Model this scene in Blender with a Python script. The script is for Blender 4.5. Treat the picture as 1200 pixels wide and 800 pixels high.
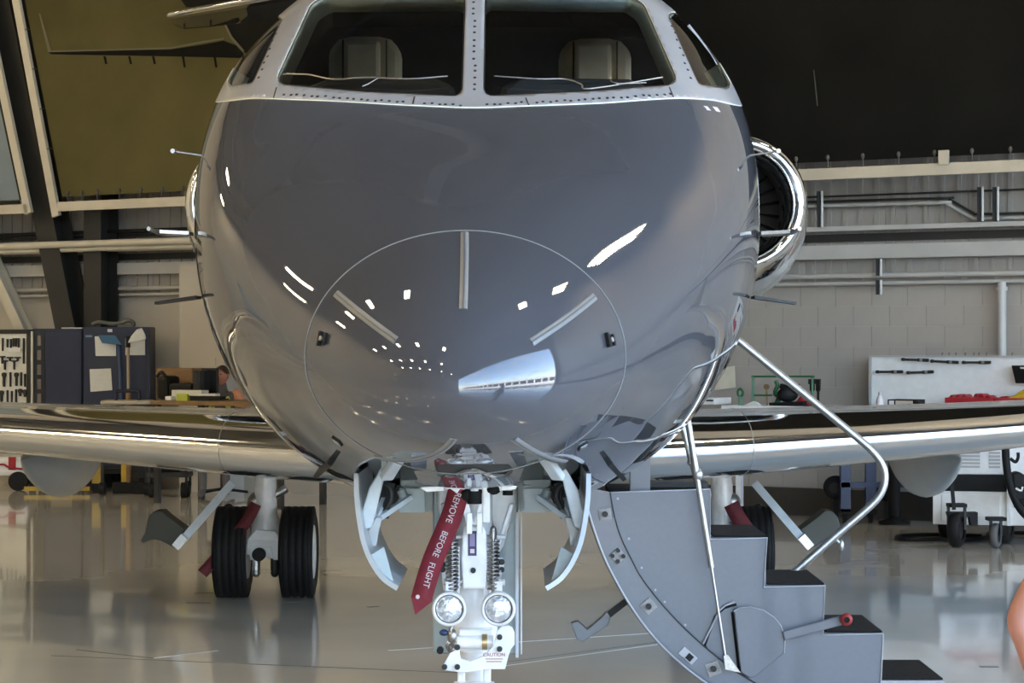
import bpy, bmesh, math, random
import numpy as np
from mathutils import Vector, Matrix
random.seed(7)
for o in list(bpy.data.objects): bpy.data.objects.remove(o)
SC = bpy.context.scene
COL = SC.collection
PI = math.pi

# ------------------------------------------------------------------ camera
F, CX, CH, VX, VY = 2700.0, 0.187, 1.8, 609.0, 405.0      # focal length in pixels, camera x / height, vanishing point
cam = bpy.data.cameras.new('camera'); camo = bpy.data.objects.new('camera', cam); COL.objects.link(camo)
camo.location = (CX, 0, CH); camo.rotation_euler = (PI/2, 0, 0)
cam.sensor_width = 36; cam.lens = 36*F/1200
cam.shift_x = (600-VX)/1200; cam.shift_y = (VY-400)/1200
cam.clip_start = .05; cam.clip_end = 600
SC.camera = camo

# ------------------------------------------------------------------ light
TH = math.radians(31.8)                                  # the hangar stands turned against the aircraft
U = Vector((math.cos(TH), -math.sin(TH), 0)); V = Vector((math.sin(TH), math.cos(TH), 0))
VW, VF, UO, UL, ZC = 22.5, -24.0, 11.0, -38.0, 14.0      # back wall, front wall, open side, far side, ceiling
world = bpy.data.worlds.new('sky'); SC.world = world; world.use_nodes = True
wn = world.node_tree; wn.nodes.clear()
sky = wn.nodes.new('ShaderNodeTexSky'); sky.sky_type = 'NISHITA'; sky.sun_disc = False
sky.sun_elevation = math.radians(52); sky.sun_rotation = math.radians(-60); sky.air_density = 1.0; sky.dust_density = .6
# thin streaks of cloud
tc = wn.nodes.new('ShaderNodeTexCoord'); mp = wn.nodes.new('ShaderNodeMapping'); mp.inputs['Scale'].default_value = (1.2, 3.5, 9)
nz = wn.nodes.new('ShaderNodeTexNoise'); nz.inputs['Scale'].default_value = 1.7; nz.inputs['Detail'].default_value = 7
rp = wn.nodes.new('ShaderNodeValToRGB'); rp.color_ramp.elements[0].position = .52; rp.color_ramp.elements[1].position = .74
mx = wn.nodes.new('ShaderNodeMixRGB'); mx.inputs['Color2'].default_value = (3.0, 3.1, 3.2, 1)
bg = wn.nodes.new('ShaderNodeBackground'); bg.inputs['Strength'].default_value = 1.05
wo = wn.nodes.new('ShaderNodeOutputWorld')
L = wn.links.new
L(tc.outputs['Generated'], mp.inputs['Vector']); L(mp.outputs['Vector'], nz.inputs['Vector']); L(nz.outputs['Fac'], rp.inputs['Fac'])
L(rp.outputs['Color'], mx.inputs['Fac']); L(sky.outputs['Color'], mx.inputs['Color1']); L(mx.outputs['Color'], bg.inputs['Color']); L(bg.outputs['Background'], wo.inputs['Surface'])
sun = bpy.data.lights.new('sun', 'SUN'); sun.energy = 20; sun.angle = .009; sun.color = (1, .95, .87)
suno = bpy.data.objects.new('sun', sun); COL.objects.link(suno)
sdir = (-U*.55 + V*.25 + Vector((0, 0, 1.0))).normalized()       # from behind the hangar, never in through the open side
suno.rotation_euler = sdir.to_track_quat('Z', 'Y').to_euler()
LAMP = 88.0                                              # strength of the ceiling tubes
vs = SC.view_settings
vs.view_transform = 'Standard'; vs.look = 'None'; vs.gamma = 1; vs.use_curve_mapping = False; vs.exposure = 0.9
SC.cycles.use_denoising = True; SC.cycles.max_bounces = 10; SC.cycles.glossy_bounces = 6; SC.cycles.diffuse_bounces = 5; SC.cycles.transparent_max_bounces = 12
SC.cycles.sample_clamp_indirect = 6; SC.cycles.caustics_reflective = False; SC.cycles.caustics_refractive = False

# ------------------------------------------------------------------ materials
MATS = {}
def mat(name, col=(.5, .5, .5), rough=.5, metal=0., coat=0., var=0., scale=8., bump=0., spec=None, emit=None, estr=0., stretch=None, rvar=0., col2=None):
    if name in MATS: return MATS[name]
    m = bpy.data.materials.new(name); m.use_nodes = True; nt = m.node_tree; b = nt.nodes['Principled BSDF']
    b.inputs['Base Color'].default_value = (*col, 1); b.inputs['Roughness'].default_value = rough; b.inputs['Metallic'].default_value = metal
    b.inputs['Coat Weight'].default_value = coat; b.inputs['Coat IOR'].default_value = 1.66 if coat == 1. else 1.5; b.inputs['Coat Roughness'].default_value = .02
    if spec is not None: b.inputs['Specular IOR Level'].default_value = spec
    if emit: b.inputs['Emission Color'].default_value = (*emit, 1); b.inputs['Emission Strength'].default_value = estr
    if var or bump or rvar:
        t = nt.nodes.new('ShaderNodeTexCoord'); n = nt.nodes.new('ShaderNodeTexNoise'); n.inputs['Scale'].default_value = scale; n.inputs['Detail'].default_value = 5
        if stretch:
            mpp = nt.nodes.new('ShaderNodeMapping'); mpp.inputs['Scale'].default_value = stretch
            nt.links.new(t.outputs['Object'], mpp.inputs['Vector']); nt.links.new(mpp.outputs['Vector'], n.inputs['Vector'])
        else: nt.links.new(t.outputs['Object'], n.inputs['Vector'])
        if var:
            r = nt.nodes.new('ShaderNodeValToRGB')
            c2 = col2 or tuple(min(1, c*(1+var)) for c in col)
            r.color_ramp.elements[0].color = (*[c*(1-var) for c in col], 1) if not col2 else (*col, 1); r.color_ramp.elements[1].color = (*c2, 1)
            r.color_ramp.elements[0].position = .35; r.color_ramp.elements[1].position = .68
            nt.links.new(n.outputs['Fac'], r.inputs['Fac']); nt.links.new(r.outputs['Color'], b.inputs['Base Color'])
        if rvar:
            q = nt.nodes.new('ShaderNodeMapRange'); q.inputs['To Min'].default_value = max(.01, rough-rvar); q.inputs['To Max'].default_value = rough+rvar
            nt.links.new(n.outputs['Fac'], q.inputs['Value']); nt.links.new(q.outputs['Result'], b.inputs['Roughness'])
        if bump:
            bp = nt.nodes.new('ShaderNodeBump'); bp.inputs['Strength'].default_value = bump; bp.inputs['Distance'].default_value = .01
            nt.links.new(n.outputs['Fac'], bp.inputs['Height']); nt.links.new(bp.outputs['Normal'], b.inputs['Normal'])
    MATS[name] = m; return m
def glassmat(name, tint, refl=1.5, rough=.0):
    m = bpy.data.materials.new(name); m.use_nodes = True; nt = m.node_tree; nt.nodes.clear()
    o = nt.nodes.new('ShaderNodeOutputMaterial'); mi = nt.nodes.new('ShaderNodeMixShader'); t = nt.nodes.new('ShaderNodeBsdfTransparent'); g = nt.nodes.new('ShaderNodeBsdfGlossy')
    fr = nt.nodes.new('ShaderNodeFresnel'); fr.inputs['IOR'].default_value = refl
    t.inputs['Color'].default_value = (*tint, 1); g.inputs['Roughness'].default_value = rough
    nt.links.new(fr.outputs['Fac'], mi.inputs['Fac']); nt.links.new(t.outputs['BSDF'], mi.inputs[1]); nt.links.new(g.outputs['BSDF'], mi.inputs[2]); nt.links.new(mi.outputs['Shader'], o.inputs['Surface'])
    MATS[name] = m; return m

# ------------------------------------------------------------------ mesh helpers
class MB:
    def __init__(s, M=None): s.v = []; s.f = []; s.sm = []; s.mi = []; s.M = M; s.m = 0
    def add(s, vs, fs, smooth=False):
        k = len(s.v)
        for p in vs:
            p = Vector(p); s.v.append(s.M @ p if s.M else p)
        for f in fs: s.f.append([k+i for i in f]); s.sm.append(smooth); s.mi.append(s.m)
        return s
    def box(s, a, b):
        x0, y0, z0 = a; x1, y1, z1 = b
        return s.add([(x0,y0,z0),(x1,y0,z0),(x1,y1,z0),(x0,y1,z0),(x0,y0,z1),(x1,y0,z1),(x1,y1,z1),(x0,y1,z1)],
                     [(0,3,2,1),(4,5,6,7),(0,1,5,4),(1,2,6,5),(2,3,7,6),(3,0,4,7)])
    def cbox(s, c, d): return s.box([c[i]-d[i]/2 for i in range(3)], [c[i]+d[i]/2 for i in range(3)])
    def bar(s, a, b, w, h, up=(0, 0, 1)):
        a = Vector(a); b = Vector(b); d = (b-a).normalized(); up = Vector(up)
        if abs(d.dot(up)) > .98: up = Vector((0, 1, 0))
        x = d.cross(up).normalized()*w/2; y = x.cross(d).normalized()*h/2
        vs = [a-x-y, a+x-y, a+x+y, a-x+y, b-x-y, b+x-y, b+x+y, b-x+y]
        return s.add(vs, [(0,3,2,1),(4,5,6,7),(0,1,5,4),(1,2,6,5),(2,3,7,6),(3,0,4,7)])
    def ring(s, c, d, r, n, ph=0.):
        d = Vector(d).normalized(); up = Vector((0, 0, 1)) if abs(d.z) < .95 else Vector((1, 0, 0))
        x = d.cross(up).normalized(); y = x.cross(d)
        return [Vector(c) + (x*math.cos(2*PI*i/n+ph) + y*math.sin(2*PI*i/n+ph))*r for i in range(n)]
    def loft(s, rings, cap=True, smooth=True, closed=True):
        n = len(rings[0]); vs = [p for r in rings for p in r]; fs = []
        for i in range(len(rings)-1):
            for j in range(n if closed else n-1):
                k = (j+1) % n; fs.append((i*n+j, i*n+k, (i+1)*n+k, (i+1)*n+j))
        s.add(vs, fs, smooth)
        if cap:
            s.add(rings[0], [tuple(reversed(range(n)))]); s.add(rings[-1], [tuple(range(n))])
        return s
    def cyl(s, a, b, r, r2=None, n=16, cap=True):
        a = Vector(a); b = Vector(b); r2 = r if r2 is None else r2
        return s.loft([s.ring(a, b-a, r, n), s.ring(b, b-a, r2, n)], cap)
    def tube(s, pts, r, n=8, cap=True):
        pts = [Vector(p) for p in pts]; rings = []
        d0 = (pts[1]-pts[0]).normalized(); up = Vector((0, 0, 1)) if abs(d0.z) < .9 else Vector((1, 0, 0))
        x = d0.cross(up).normalized()
        for i, p in enumerate(pts):
            d = (pts[min(i+1, len(pts)-1)] - pts[max(i-1, 0)]).normalized()
            x = (x - d*x.dot(d)).normalized(); y = x.cross(d); rr = r[i] if isinstance(r, (list, tuple)) else r
            rings.append([p + (x*math.cos(2*PI*k/n) + y*math.sin(2*PI*k/n))*rr for k in range(n)])
        return s.loft(rings, cap)
    def lathe(s, prof, o, axis=(0, 0, 1), n=24, cap=False):
        o = Vector(o); ax = Vector(axis).normalized(); return s.loft([s.ring(o+ax*h, ax, max(r, 1e-4), n) for r, h in prof], cap)
    def prism(s, poly, ext):
        ext = Vector(ext); a = [Vector(p) for p in poly]; b = [p+ext for p in a]; n = len(a)
        nrm = Vector((0, 0, 0))
        for i in range(n): nrm += a[i].cross(a[(i+1) % n])
        if nrm.dot(ext) > 0: a, b = b, a
        s.add(a+b, [tuple(range(n)), tuple(n+i for i in reversed(range(n)))] + [(i, n+i, n+(i+1) % n, (i+1) % n) for i in range(n)])
        return s
    def ell(s, c, r, n=16, m=10, R=None):
        c = Vector(c); rings = []
        for i in range(m+1):
            t = PI*i/m; z = -math.cos(t); q = max(math.sin(t), 1e-3)
            ring = []
            for j in range(n):
                p = Vector((r[0]*q*math.cos(2*PI*j/n), r[1]*q*math.sin(2*PI*j/n), r[2]*z)); ring.append(c + (R @ p if R else p))
            rings.append(ring)
        return s.loft(rings, False)
    def mesh(s, name, off=(0, 0, 0)):
        me = bpy.data.meshes.new(name); off = Vector(off)
        me.from_pydata([tuple(p-off) for p in s.v], [], s.f)
        me.polygons.foreach_set('use_smooth', s.sm); me.polygons.foreach_set('material_index', s.mi); me.update(); return me
    def ob(s, name, m, parent=None, label=None, bevel=0., **kw): return link(name, s.mesh(name, ROOT.get(parent.name, (0, 0, 0)) if parent else kw.pop('at', (0, 0, 0))), m, parent, label, bevel, **kw)
ROOT = {}                                                 # where the base of each thing stands
def link(name, me, m, parent=None, label=None, bevel=0., cat=None, group=None, kind=None):
    o = bpy.data.objects.new(name, me); COL.objects.link(o)
    for q in (m if isinstance(m, (list, tuple)) else [m]): me.materials.append(q)
    if parent: o.parent = parent; ROOT[o.name] = ROOT.get(parent.name, (0, 0, 0))
    if bevel:
        b = o.modifiers.new('bevel', 'BEVEL'); b.width = bevel; b.segments = 2; b.limit_method = 'ANGLE'; b.angle_limit = math.radians(40)
    if label: o['label'] = label
    if cat: o['category'] = cat
    if group: o['group'] = group
    if kind: o['kind'] = kind
    return o
def thing(name, label, cat, loc=(0, 0, 0), group=None):
    o = bpy.data.objects.new(name, None); COL.objects.link(o); o.location = loc; o.empty_display_size = .2
    o['label'] = label; o['category'] = cat; ROOT[o.name] = Vector(loc)
    if group: o['group'] = group
    return o
def solo(name, mb, m, loc, label, cat, bevel=0., group=None):
    o = link(name, mb.mesh(name, loc), m, None, label, bevel, cat, group); o.location = loc; ROOT[o.name] = Vector(loc); return o
def struct(name, mb, m, parent=None, label=None, bevel=0.): return link(name, mb.mesh(name), m, parent, label, bevel, kind='structure' if not parent else None)
def text(name, s, size, M, m, parent, align='CENTER', ext=.0006, sx=1.):
    cu = bpy.data.curves.new(name, 'FONT'); cu.body = s; cu.size = size; cu.align_x = align; cu.align_y = 'CENTER'; cu.extrude = ext
    t = bpy.data.objects.new(name+'_tmp', cu); COL.objects.link(t); dg = bpy.context.evaluated_depsgraph_get()
    me = bpy.data.meshes.new_from_object(t.evaluated_get(dg)); bpy.data.objects.remove(t)
    me.transform(Matrix.Translation(-Vector(ROOT.get(parent.name, (0, 0, 0)))) @ M @ Matrix.Diagonal((sx, 1, 1, 1)))
    return link(name, me, m, parent)
def frame(o, x, y):                                       # matrix whose local x, y, z axes are x, y, x cross y at o
    x = Vector(x).normalized(); y = Vector(y).normalized(); z = x.cross(y).normalized(); y = z.cross(x)
    return Matrix.Translation(Vector(o)) @ Matrix((x, y, z)).transposed().to_4x4()
def at(px, py, D): return Vector((CX+(px-VX)*D/F, D, CH+(VY-py)*D/F))
def onwall(px, py, off=0.):                               # the point of the back wall (or a plane off metres in front of it) seen at a place of the photograph
    d = Vector(((px-VX)/F, 1, (VY-py)/F)); c = Vector((CX, 0, CH)); return c + d*((VW-off-c.dot(V))/d.dot(V))
def uv(p): return (p.dot(U), p.dot(V), p.z)
MW = Matrix((tuple(U), tuple(V), (0, 0, 1))).transposed().to_4x4()      # hangar axes: local x along the back wall, y towards it
def arc(c, r, a0, a1, n): return [(c[0]+r*math.cos(a0+(a1-a0)*i/n), c[1]+r*math.sin(a0+(a1-a0)*i/n)) for i in range(n+1)]
def smooth_path(pts, n=6):                                # Catmull-Rom
    pts = [Vector(p) for p in pts]; out = []
    for i in range(len(pts)-1):
        a = pts[max(i-1, 0)]; b = pts[i]; c = pts[i+1]; d = pts[min(i+2, len(pts)-1)]
        for k in range(n):
            t = k/n; out.append(.5*((2*b)+(c-a)*t+(2*a-5*b+4*c-d)*t*t+(3*b-a-3*c+d)*t**3))
    out.append(pts[-1]); return out
def copy_tree(o, loc=None, label=None, parent=None):
    c = o.copy(); COL.objects.link(c)
    if parent: c.parent = parent
    if loc is not None: c.location = loc
    if label: c['label'] = label
    ROOT[c.name] = Vector(loc) if loc is not None else ROOT.get(o.name, Vector((0, 0, 0)))
    for ch in list(o.children): copy_tree(ch, parent=c)
    return c

# colours of the place
M_floor = mat('floor_epoxy', (.68, .67, .625), .10, var=.06, scale=.7, rvar=.035, coat=.35)
M_block = mat('block_paint', (.345, .31, .275), .55, var=.05, scale=3, bump=.1)
M_siding = mat('wall_siding_grey', (.28, .262, .245), .5, var=.05, scale=2)
M_wallw = mat('wall_panel_beige', (.42, .39, .345), .55, var=.04, scale=1.5)
M_girt = mat('girt_pale', (.40, .39, .37), .45, var=.05, scale=3)
M_steel = mat('steel_dark', (.022, .022, .021), .5, var=.15, scale=4, spec=.35)
M_black = mat('black_soft', (.007, .007, .007), .6, var=.2, scale=20, spec=.25)
M_rubber = mat('rubber', (.008, .008, .0085), .65, var=.25, scale=30, spec=.25)
M_alu = mat('aluminium_frame', (.52, .48, .40), .42, metal=.35, var=.06, scale=4)
M_cream = mat('cream_pipe', (.48, .44, .36), .4, var=.05, scale=4)
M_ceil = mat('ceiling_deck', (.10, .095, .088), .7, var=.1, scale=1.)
M_chrome = mat('polished_metal', (.80, .79, .77), .07, metal=1., rvar=.02, scale=3)
M_white = mat('white_paint', (.75, .75, .74), .32, var=.04, scale=12, coat=.3)
M_gwhite = mat('gear_white', (.84, .84, .84), .3, var=.08, scale=14, coat=.3)
M_paint = mat('jet_grey_paint', (.070, .073, .084), .5, metal=.0, coat=1., var=.02, scale=300, spec=0.)
M_stairp = mat('stair_grey_paint', (.142, .147, .163), .42, var=.03, scale=40, coat=.15)
M_stairrim = mat('stair_rim_paint', (.105, .11, .13), .38, coat=.3, var=.04, scale=30)
M_trim = mat('window_frame_paint', (.33, .33, .345), .3, coat=.4, var=.04, scale=8)
M_seal = mat('window_seal', (.012, .012, .013), .45)
M_liner = mat('cockpit_liner', (.86, .88, .72), .6, var=.03, scale=10)
M_leather = mat('cream_leather', (.80, .70, .50), .5, var=.06, scale=14, bump=.15)
M_dark = mat('cockpit_dark', (.018, .018, .02), .6, var=.2, scale=10)
M_wing = mat('wing_paint', (.48, .49, .48), .22, coat=.6, var=.03, scale=2)
M_fair = mat('fairing_grey', (.34, .36, .36), .38, coat=.3, var=.04, scale=5)
M_bayg = mat('bay_grey_green', (.30, .35, .35), .4, var=.07, scale=12, coat=.2)
M_doorp = mat('gear_door_paint', (.42, .45, .47), .33, var=.06, scale=10, coat=.3)
M_link = mat('pale_blue_link', (.55, .62, .67), .35, var=.06, scale=20, coat=.2)
M_zinc = mat('zinc_metal', (.42, .41, .39), .38, metal=.9, var=.08, scale=40)
M_spring = mat('spring_steel', (.34, .32, .30), .35, metal=.9, var=.15, scale=60)
M_red = mat('streamer_red', (.19, .012, .022), .75, var=.15, scale=25, bump=.2)
M_redd = mat('streamer_dark_red', (.10, .010, .016), .8, var=.15, scale=25)
M_ltr = mat('print_white', (.62, .56, .56), .7)
M_mat = mat('tread_mat', (.014, .014, .0135), .8, var=.3, scale=60, bump=.3, spec=.2)
M_blue = mat('cabinet_blue', (.003, .007, .032), .5, var=.08, scale=5, coat=.2)
M_paper = mat('paper', (.66, .66, .62), .7, var=.04, scale=30)
M_wood = mat('wood_pale', (.20, .115, .05), .55, var=.2, scale=6, stretch=(1, 1, 12))
M_yellow = mat('yellow_paint', (.55, .36, .02), .45, var=.08, scale=9)
M_green = mat('green_paint', (.01, .10, .035), .45, var=.15, scale=12)
M_redp = mat('red_plastic', (.32, .008, .016), .5, var=.12, scale=25)
M_screen = mat('screen_black', (.006, .006, .007), .2)
M_skin = mat('skin', (.44, .19, .13), .55, var=.06, scale=20)
M_hair = mat('hair_brown', (.05, .03, .018), .6, var=.25, scale=60)
M_strip = mat('strip_pale', (.21, .215, .21), .4, var=.04, scale=30)
M_glass = glassmat('windshield_glass', (.93, .96, .93), 1.42)
M_lens = mat('lamp_lens', (.62, .64, .66), .12, metal=.55, var=.35, scale=60, coat=1, bump=.5)
M_tube = mat('lamp_tube', (1, 1, 1), .5, emit=(1, .80, .50), estr=LAMP)

# ------------------------------------------------------------------ the hangar
def hb(a, b): return MB(MW).box(a, b)
struct('floor', hb((UL, VF, -.2), (UO+.4, VW+.3, 0)), M_floor)
M_apron = mat('apron_concrete', (.42, .41, .39), .8, var=.08, scale=.5)
struct('ground', hb((UO+.4, -120, -.25), (200, 120, -.02)), M_apron)
wall_b = struct('wall_back', hb((UL, VW, 0), (UO, VW+.3, ZC)), M_wallw)
struct('wall_left', hb((UL-.3, VF, 0), (UL, VW+.3, ZC)), M_wallw)
struct('wall_front', hb((UL, VF-.3, 0), (UO, VF, ZC)), M_siding)
struct('wall_right', hb((UO, VF, 10.6), (UO+.3, VW+.3, ZC)).box((UO, VW-.7, 0), (UO+.3, VW+.3, 10.6)).box((UO, VF, 0), (UO+.3, VF+.6, 10.6)), M_siding)
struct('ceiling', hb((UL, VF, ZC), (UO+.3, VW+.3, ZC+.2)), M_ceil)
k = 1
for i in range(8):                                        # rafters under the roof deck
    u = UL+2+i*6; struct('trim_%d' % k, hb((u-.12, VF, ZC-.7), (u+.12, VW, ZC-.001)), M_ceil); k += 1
# block work of the right half, one block each
zb = onwall(1065, 334).z; ub0 = uv(onwall(800, 400))[0]; ub1 = uv(onwall(1250, 400))[0]
bw, bh = .405, .203; z0 = .30; rows = int((zb-z0)/bh); bh = (zb-z0)/rows
bm = MB(MW).box((0, -.007, 0), (bw-.003, .02, bh-.003)); bmesh_ = bm.mesh('block')
bmesh_.materials.append(M_block)
for r in range(rows):
    u = ub0 - (bw/2 if r % 2 else 0)
    while u < ub1:
        o = bpy.data.objects.new('block', bmesh_); COL.objects.link(o); o.parent = wall_b
        o.location = U*u + V*VW + Vector((0, 0, z0+r*bh)); u += bw
# pale siding sheets above the blocks
zs1 = onwall(1065, 150).z
u = uv(onwall(-60, 300))[0]; usheet = MB(MW)
usheet.box((0, -.02, 0), (.9, .01, zs1-zb-.05))
for j in range(5): usheet.box((.06+j*.18, -.035, 0), (.11+j*.18, -.02, zs1-zb-.05))
sh = usheet.mesh('siding_sheet'); sh.materials.append(M_siding)
while u < ub1+.5:
    o = bpy.data.objects.new('siding_sheet', sh); COL.objects.link(o); o.parent = wall_b; o.location = U*u + V*VW + Vector((0, 0, zb+.02)); u += .905
struct('baseboard_back', hb((uv(onwall(700, 500))[0], VW-.05, 0), (UO-.1, VW, .29)), mat('base_dark', (.03, .026, .022), .5, var=.1))
# girts and pipes along the wall: (top, bottom) where the photograph shows them at x = 1070
UA, UB = uv(onwall(-150, 300))[0], UO-.8
def zline(y, off): return onwall(1070, y, off).z
def girt(y0, y1, off, dep, m, ua=UA, ub=UB):
    global k
    struct('trim_%d' % k, hb((ua, VW-off, zline(y1, off)), (ub, VW-off+dep, zline(y0, off))), m); k += 1
girt(262.5, 268, .20, .08, M_girt)
girt(272, 281, .06, .03, M_steel)  # dark strip standing in for the shadow gap between the pale girts
girt(285, 301.5, .16, .13, M_girt)
girt(243, 247, .10, .05, M_steel, UA, uv(onwall(245, 300))[0])
girt(250, 256, .14, .06, M_steel, UA, uv(onwall(245, 300))[0])
def wpipe(y, off, r, m, label, ua=UA, ub=UB, name='wall_pipe'):
    z = zline(y, off); a = U*ua+V*(VW-off)+Vector((0, 0, z)); b = U*ub+V*(VW-off)+Vector((0, 0, z))
    return solo(name, MB().cyl(a, b, r, n=12), m, a, label, 'pipe')
wpipe(322, .12, .026, M_girt, 'thicker grey pipe running along the wall just below the wide pale girt')
wpipe(331, .10, .02, M_girt, 'thin grey pipe, lowest of the pipes along the back wall')
wpipe(226.5, .12, .011, M_steel, 'thin dark conduit high on the wall just below the banner bar', uv(onwall(900, 230))[0])
us = uv(onwall(80, 285))[0]; ue = uv(onwall(330, 285))[0]
wpipe(255.5, .55, .045, M_cream, 'upper of two cream pipes passing behind the dark leaning column', UA, ue)
wpipe(263, .50, .035, M_cream, 'lower of two cream pipes passing behind the dark leaning column', UA, ue)
pts = [onwall(900, 243, .14), onwall(1098, 237.5, .14), onwall(1110, 239, .14), onwall(1138, 254.5, .14), onwall(1150, 256, .14), onwall(1260, 253, .14)]
a = pts[0]; solo('wall_pipe', MB().tube(smooth_path(pts, 4), .018), M_girt, a, 'grey conduit with a downward jog below the black banner', 'pipe')
pts = [p + V*.06 + Vector((0, 0, .05)) for p in pts]
solo('wall_pipe', MB().tube(smooth_path(pts, 4), .013), M_steel, pts[0], 'dark conduit with a downward jog right behind the grey one', 'pipe')
p = onwall(1174, 330, .12); q = onwall(1174, 430, .12); q.z = .0
solo('wall_pipe', MB().cyl(q, p, .045, n=16).cyl(p-Vector((0,0,.09)), p-Vector((0,0,.05)), .06, n=16), M_girt, q, 'vertical grey downpipe behind the white tool board', 'pipe')
def hanger(px, y0, y1, label):
    a = onwall(px, y0, .22); b = onwall(px, y1, .22); c = (a+b)/2; c.z = b.z
    t = thing('pipe_hanger', label, 'bracket', c)
    MB().bar(a+U*.012, b+U*.012, .02, .04).ob('channel', M_girt, t); MB().bar(a-U*.025, b-U*.025, .035, .02).ob('backing_strip', M_black, t)
hanger(1031, 303, 323, 'short strut bracket hanging below the wide girt, pale with dark slot')
hanger(1031, 328, 345, 'short strut bracket clamped to the lowest thin pipe')
hanger(962, 224, 266, 'slim strut bracket on siding nearest the engine intake')
hanger(1150, 219, 259, 'left one of a pair of dark strut brackets near the right edge')
hanger(1168, 219, 259, 'right one of a pair of dark strut brackets near the right edge')

# steel frame of the hangar at the left
def ibeam(a, b, w, d, m, name):
    global k
    mb = MB(); a = Vector(a); b = Vector(b)
    mb.bar(a-V*d/2, b-V*d/2, w, .03, V).bar(a+V*d/2, b+V*d/2, w, .03, V).bar(a, b, .025, d, V)
    struct('trim_%d' % k, mb, m, label=name); k += 1
a = onwall(118.5, 300, .3); b = a.copy(); a = Vector((a.x, a.y, 0)); b.z = ZC-.7
ibeam(a, b, .29, .3, M_steel, 'black vertical steel column behind the blue cabinets')
pb, pt = onwall(86, 382, .38), onwall(9, 0, .38); d = (pt-pb); a = pb - d*(pb.z/d.z); b = pb + d*((ZC-.7-pb.z)/d.z)
ibeam(a, b, .33, .3, M_steel, 'dark leaning steel column beside the framed banners')
pb, pt = onwall(30, 390, .3), onwall(-6, 312, .3); d = (pt-pb); a = pb - d*(pb.z/d.z); b = pb + d*1.6
ibeam(a, b, .15, .15, M_cream, 'pale leaning brace at the far left')
pl = onwall(82, 315, .38)
struct('trim_%d' % k, MB(MW).box((uv(pl)[0]-.03, uv(pl)[1]-.16, onwall(82, 352, .38).z), (uv(pl)[0]+.02, uv(pl)[1]-.14, onwall(82, 331, .38).z)), M_cream); k += 1
# dark duct run above the cream pipes
girt(236, 241, .2, .1, M_black, UA, uv(onwall(245, 300))[0])
u0, u1 = uv(onwall(210, 330, .4))[0], uv(onwall(262, 330, .4))[0]
struct('trim_%d' % k, hb((u0, VW-.4, 0), (u1, VW, zline(290, .4))), M_wallw, label='boxed out pale pilaster next to the desk'); k += 1
pm = struct('trim_%d' % k, hb((u0+.1, VW-.41, onwall(230, 470, .4).z), (u1-.12, VW-.4, onwall(230, 419, .4).z)), M_wallw); k += 1

# framed banners laced into their frames
M_khaki = mat('banner_khaki', (.055, .046, .015), .8, var=.3, scale=.55, spec=.15, col2=(.10, .085, .032))
M_bprint = mat('banner_black', (.006, .0055, .0045), .8, var=.3, scale=1.2, spec=.12)
M_slate = mat('banner_slate', (.13, .16, .18), .7, spec=.2, var=.25, scale=.5, col2=(.24, .28, .31))
M_ink = mat('print_dark', (.005, .0045, .003), .85, spec=.1); M_inkl = mat('print_edge', (.12, .11, .075), .8, spec=.1)
BO = .75
def wp(px, py, off=BO): return onwall(px, py, off)
def quadp(pts, th): return MB().prism(pts, V*th)
ban = thing('banner', 'huge framed banner printed khaki and black with a dark jet, behind the aircraft', 'banner', wp(62, 247))
zt = 9.0
def upto(p, q, z): d = p-q; return q + d*((z-q.z)/d.z)     # prolong the line q-p to height z
# frame bars
f_bl, f_tl = wp(62, 248), wp(16, 0); f_tl = upto(f_tl, f_bl, zt); f_br = wp(1330, 185); f_br.z = f_bl.z
wbar = .115
dirl = (f_tl-f_bl).normalized()
MB().bar(f_bl+U*.05-dirl*.06, f_tl+U*.05, wbar, .05, V).ob('frame_bar', M_alu, ban)
MB().bar(f_bl+Vector((0, 0, .06))+U*.1, f_br+Vector((0, 0, .06)), .05, wbar).ob('frame_bar', M_alu, ban)
f_tr = f_br.copy(); f_tr.z = zt
MB().bar(f_tl, f_tr, .05, wbar).ob('frame_bar', M_alu, ban); MB().bar(f_br, f_tr, .05, wbar, U).ob('frame_bar', M_alu, ban)
c_bl, c_tl = wp(73, 236), wp(29, 0); c_bl.z = zline(184.8, BO); c_tl = upto(c_tl, c_bl, zt-.2)
c_br = wp(1320, 190); c_br.z = c_bl.z; c_tr = c_br.copy(); c_tr.z = zt-.2
quadp([c_bl, c_br, c_tr, c_tl], .006).ob('cloth', M_khaki, ban)
P = lambda pts, off=BO+.004: [wp(x, y, off) for x, y in pts]
top = zt-.2
def zcl(p): p = p.copy(); p.z = top; return p
blk = P([(302, 238), (296, 66), (284, 60), (270, 44), (257, 20), (250, 12), (218, 8), (212, 0)])
blk = [Vector((blk[0].x, blk[0].y, c_bl.z))] + blk[1:] + [zcl(wp(205, 0, BO+.004)), zcl(c_tr-V*.004), c_br-V*.004]
quadp(blk, .003).ob('print_body', M_bprint, ban, 'black printed area filling the right of the banner')
quadp(P([(56, 61), (200, 58), (240, 52), (262, 47.5), (285, 56), (285, 68), (200, 66), (60, 63.5)], BO+.006), .003).ob('print_wing', M_ink, ban)
quadp(P([(56, 59.5), (200, 55.5), (238, 48), (262, 44.5), (262, 46.3), (240, 50), (200, 57.3), (56, 61.2)], BO+.008), .002).ob('print_wing_edge', M_inkl, ban)
quadp(P([(45.5, 16), (47, 15.5), (60, 60), (56.5, 61.5)], BO+.009), .002).ob('print_winglet', M_inkl, ban)
for x in (121, 150, 178, 213, 250): quadp(P([(x, 66), (x+2.6, 66), (x+4.5, 75 if x < 200 else 79), (x+2.2, 75 if x < 200 else 79)], BO+.007), .003).ob('print_wick', M_ink, ban)
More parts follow.
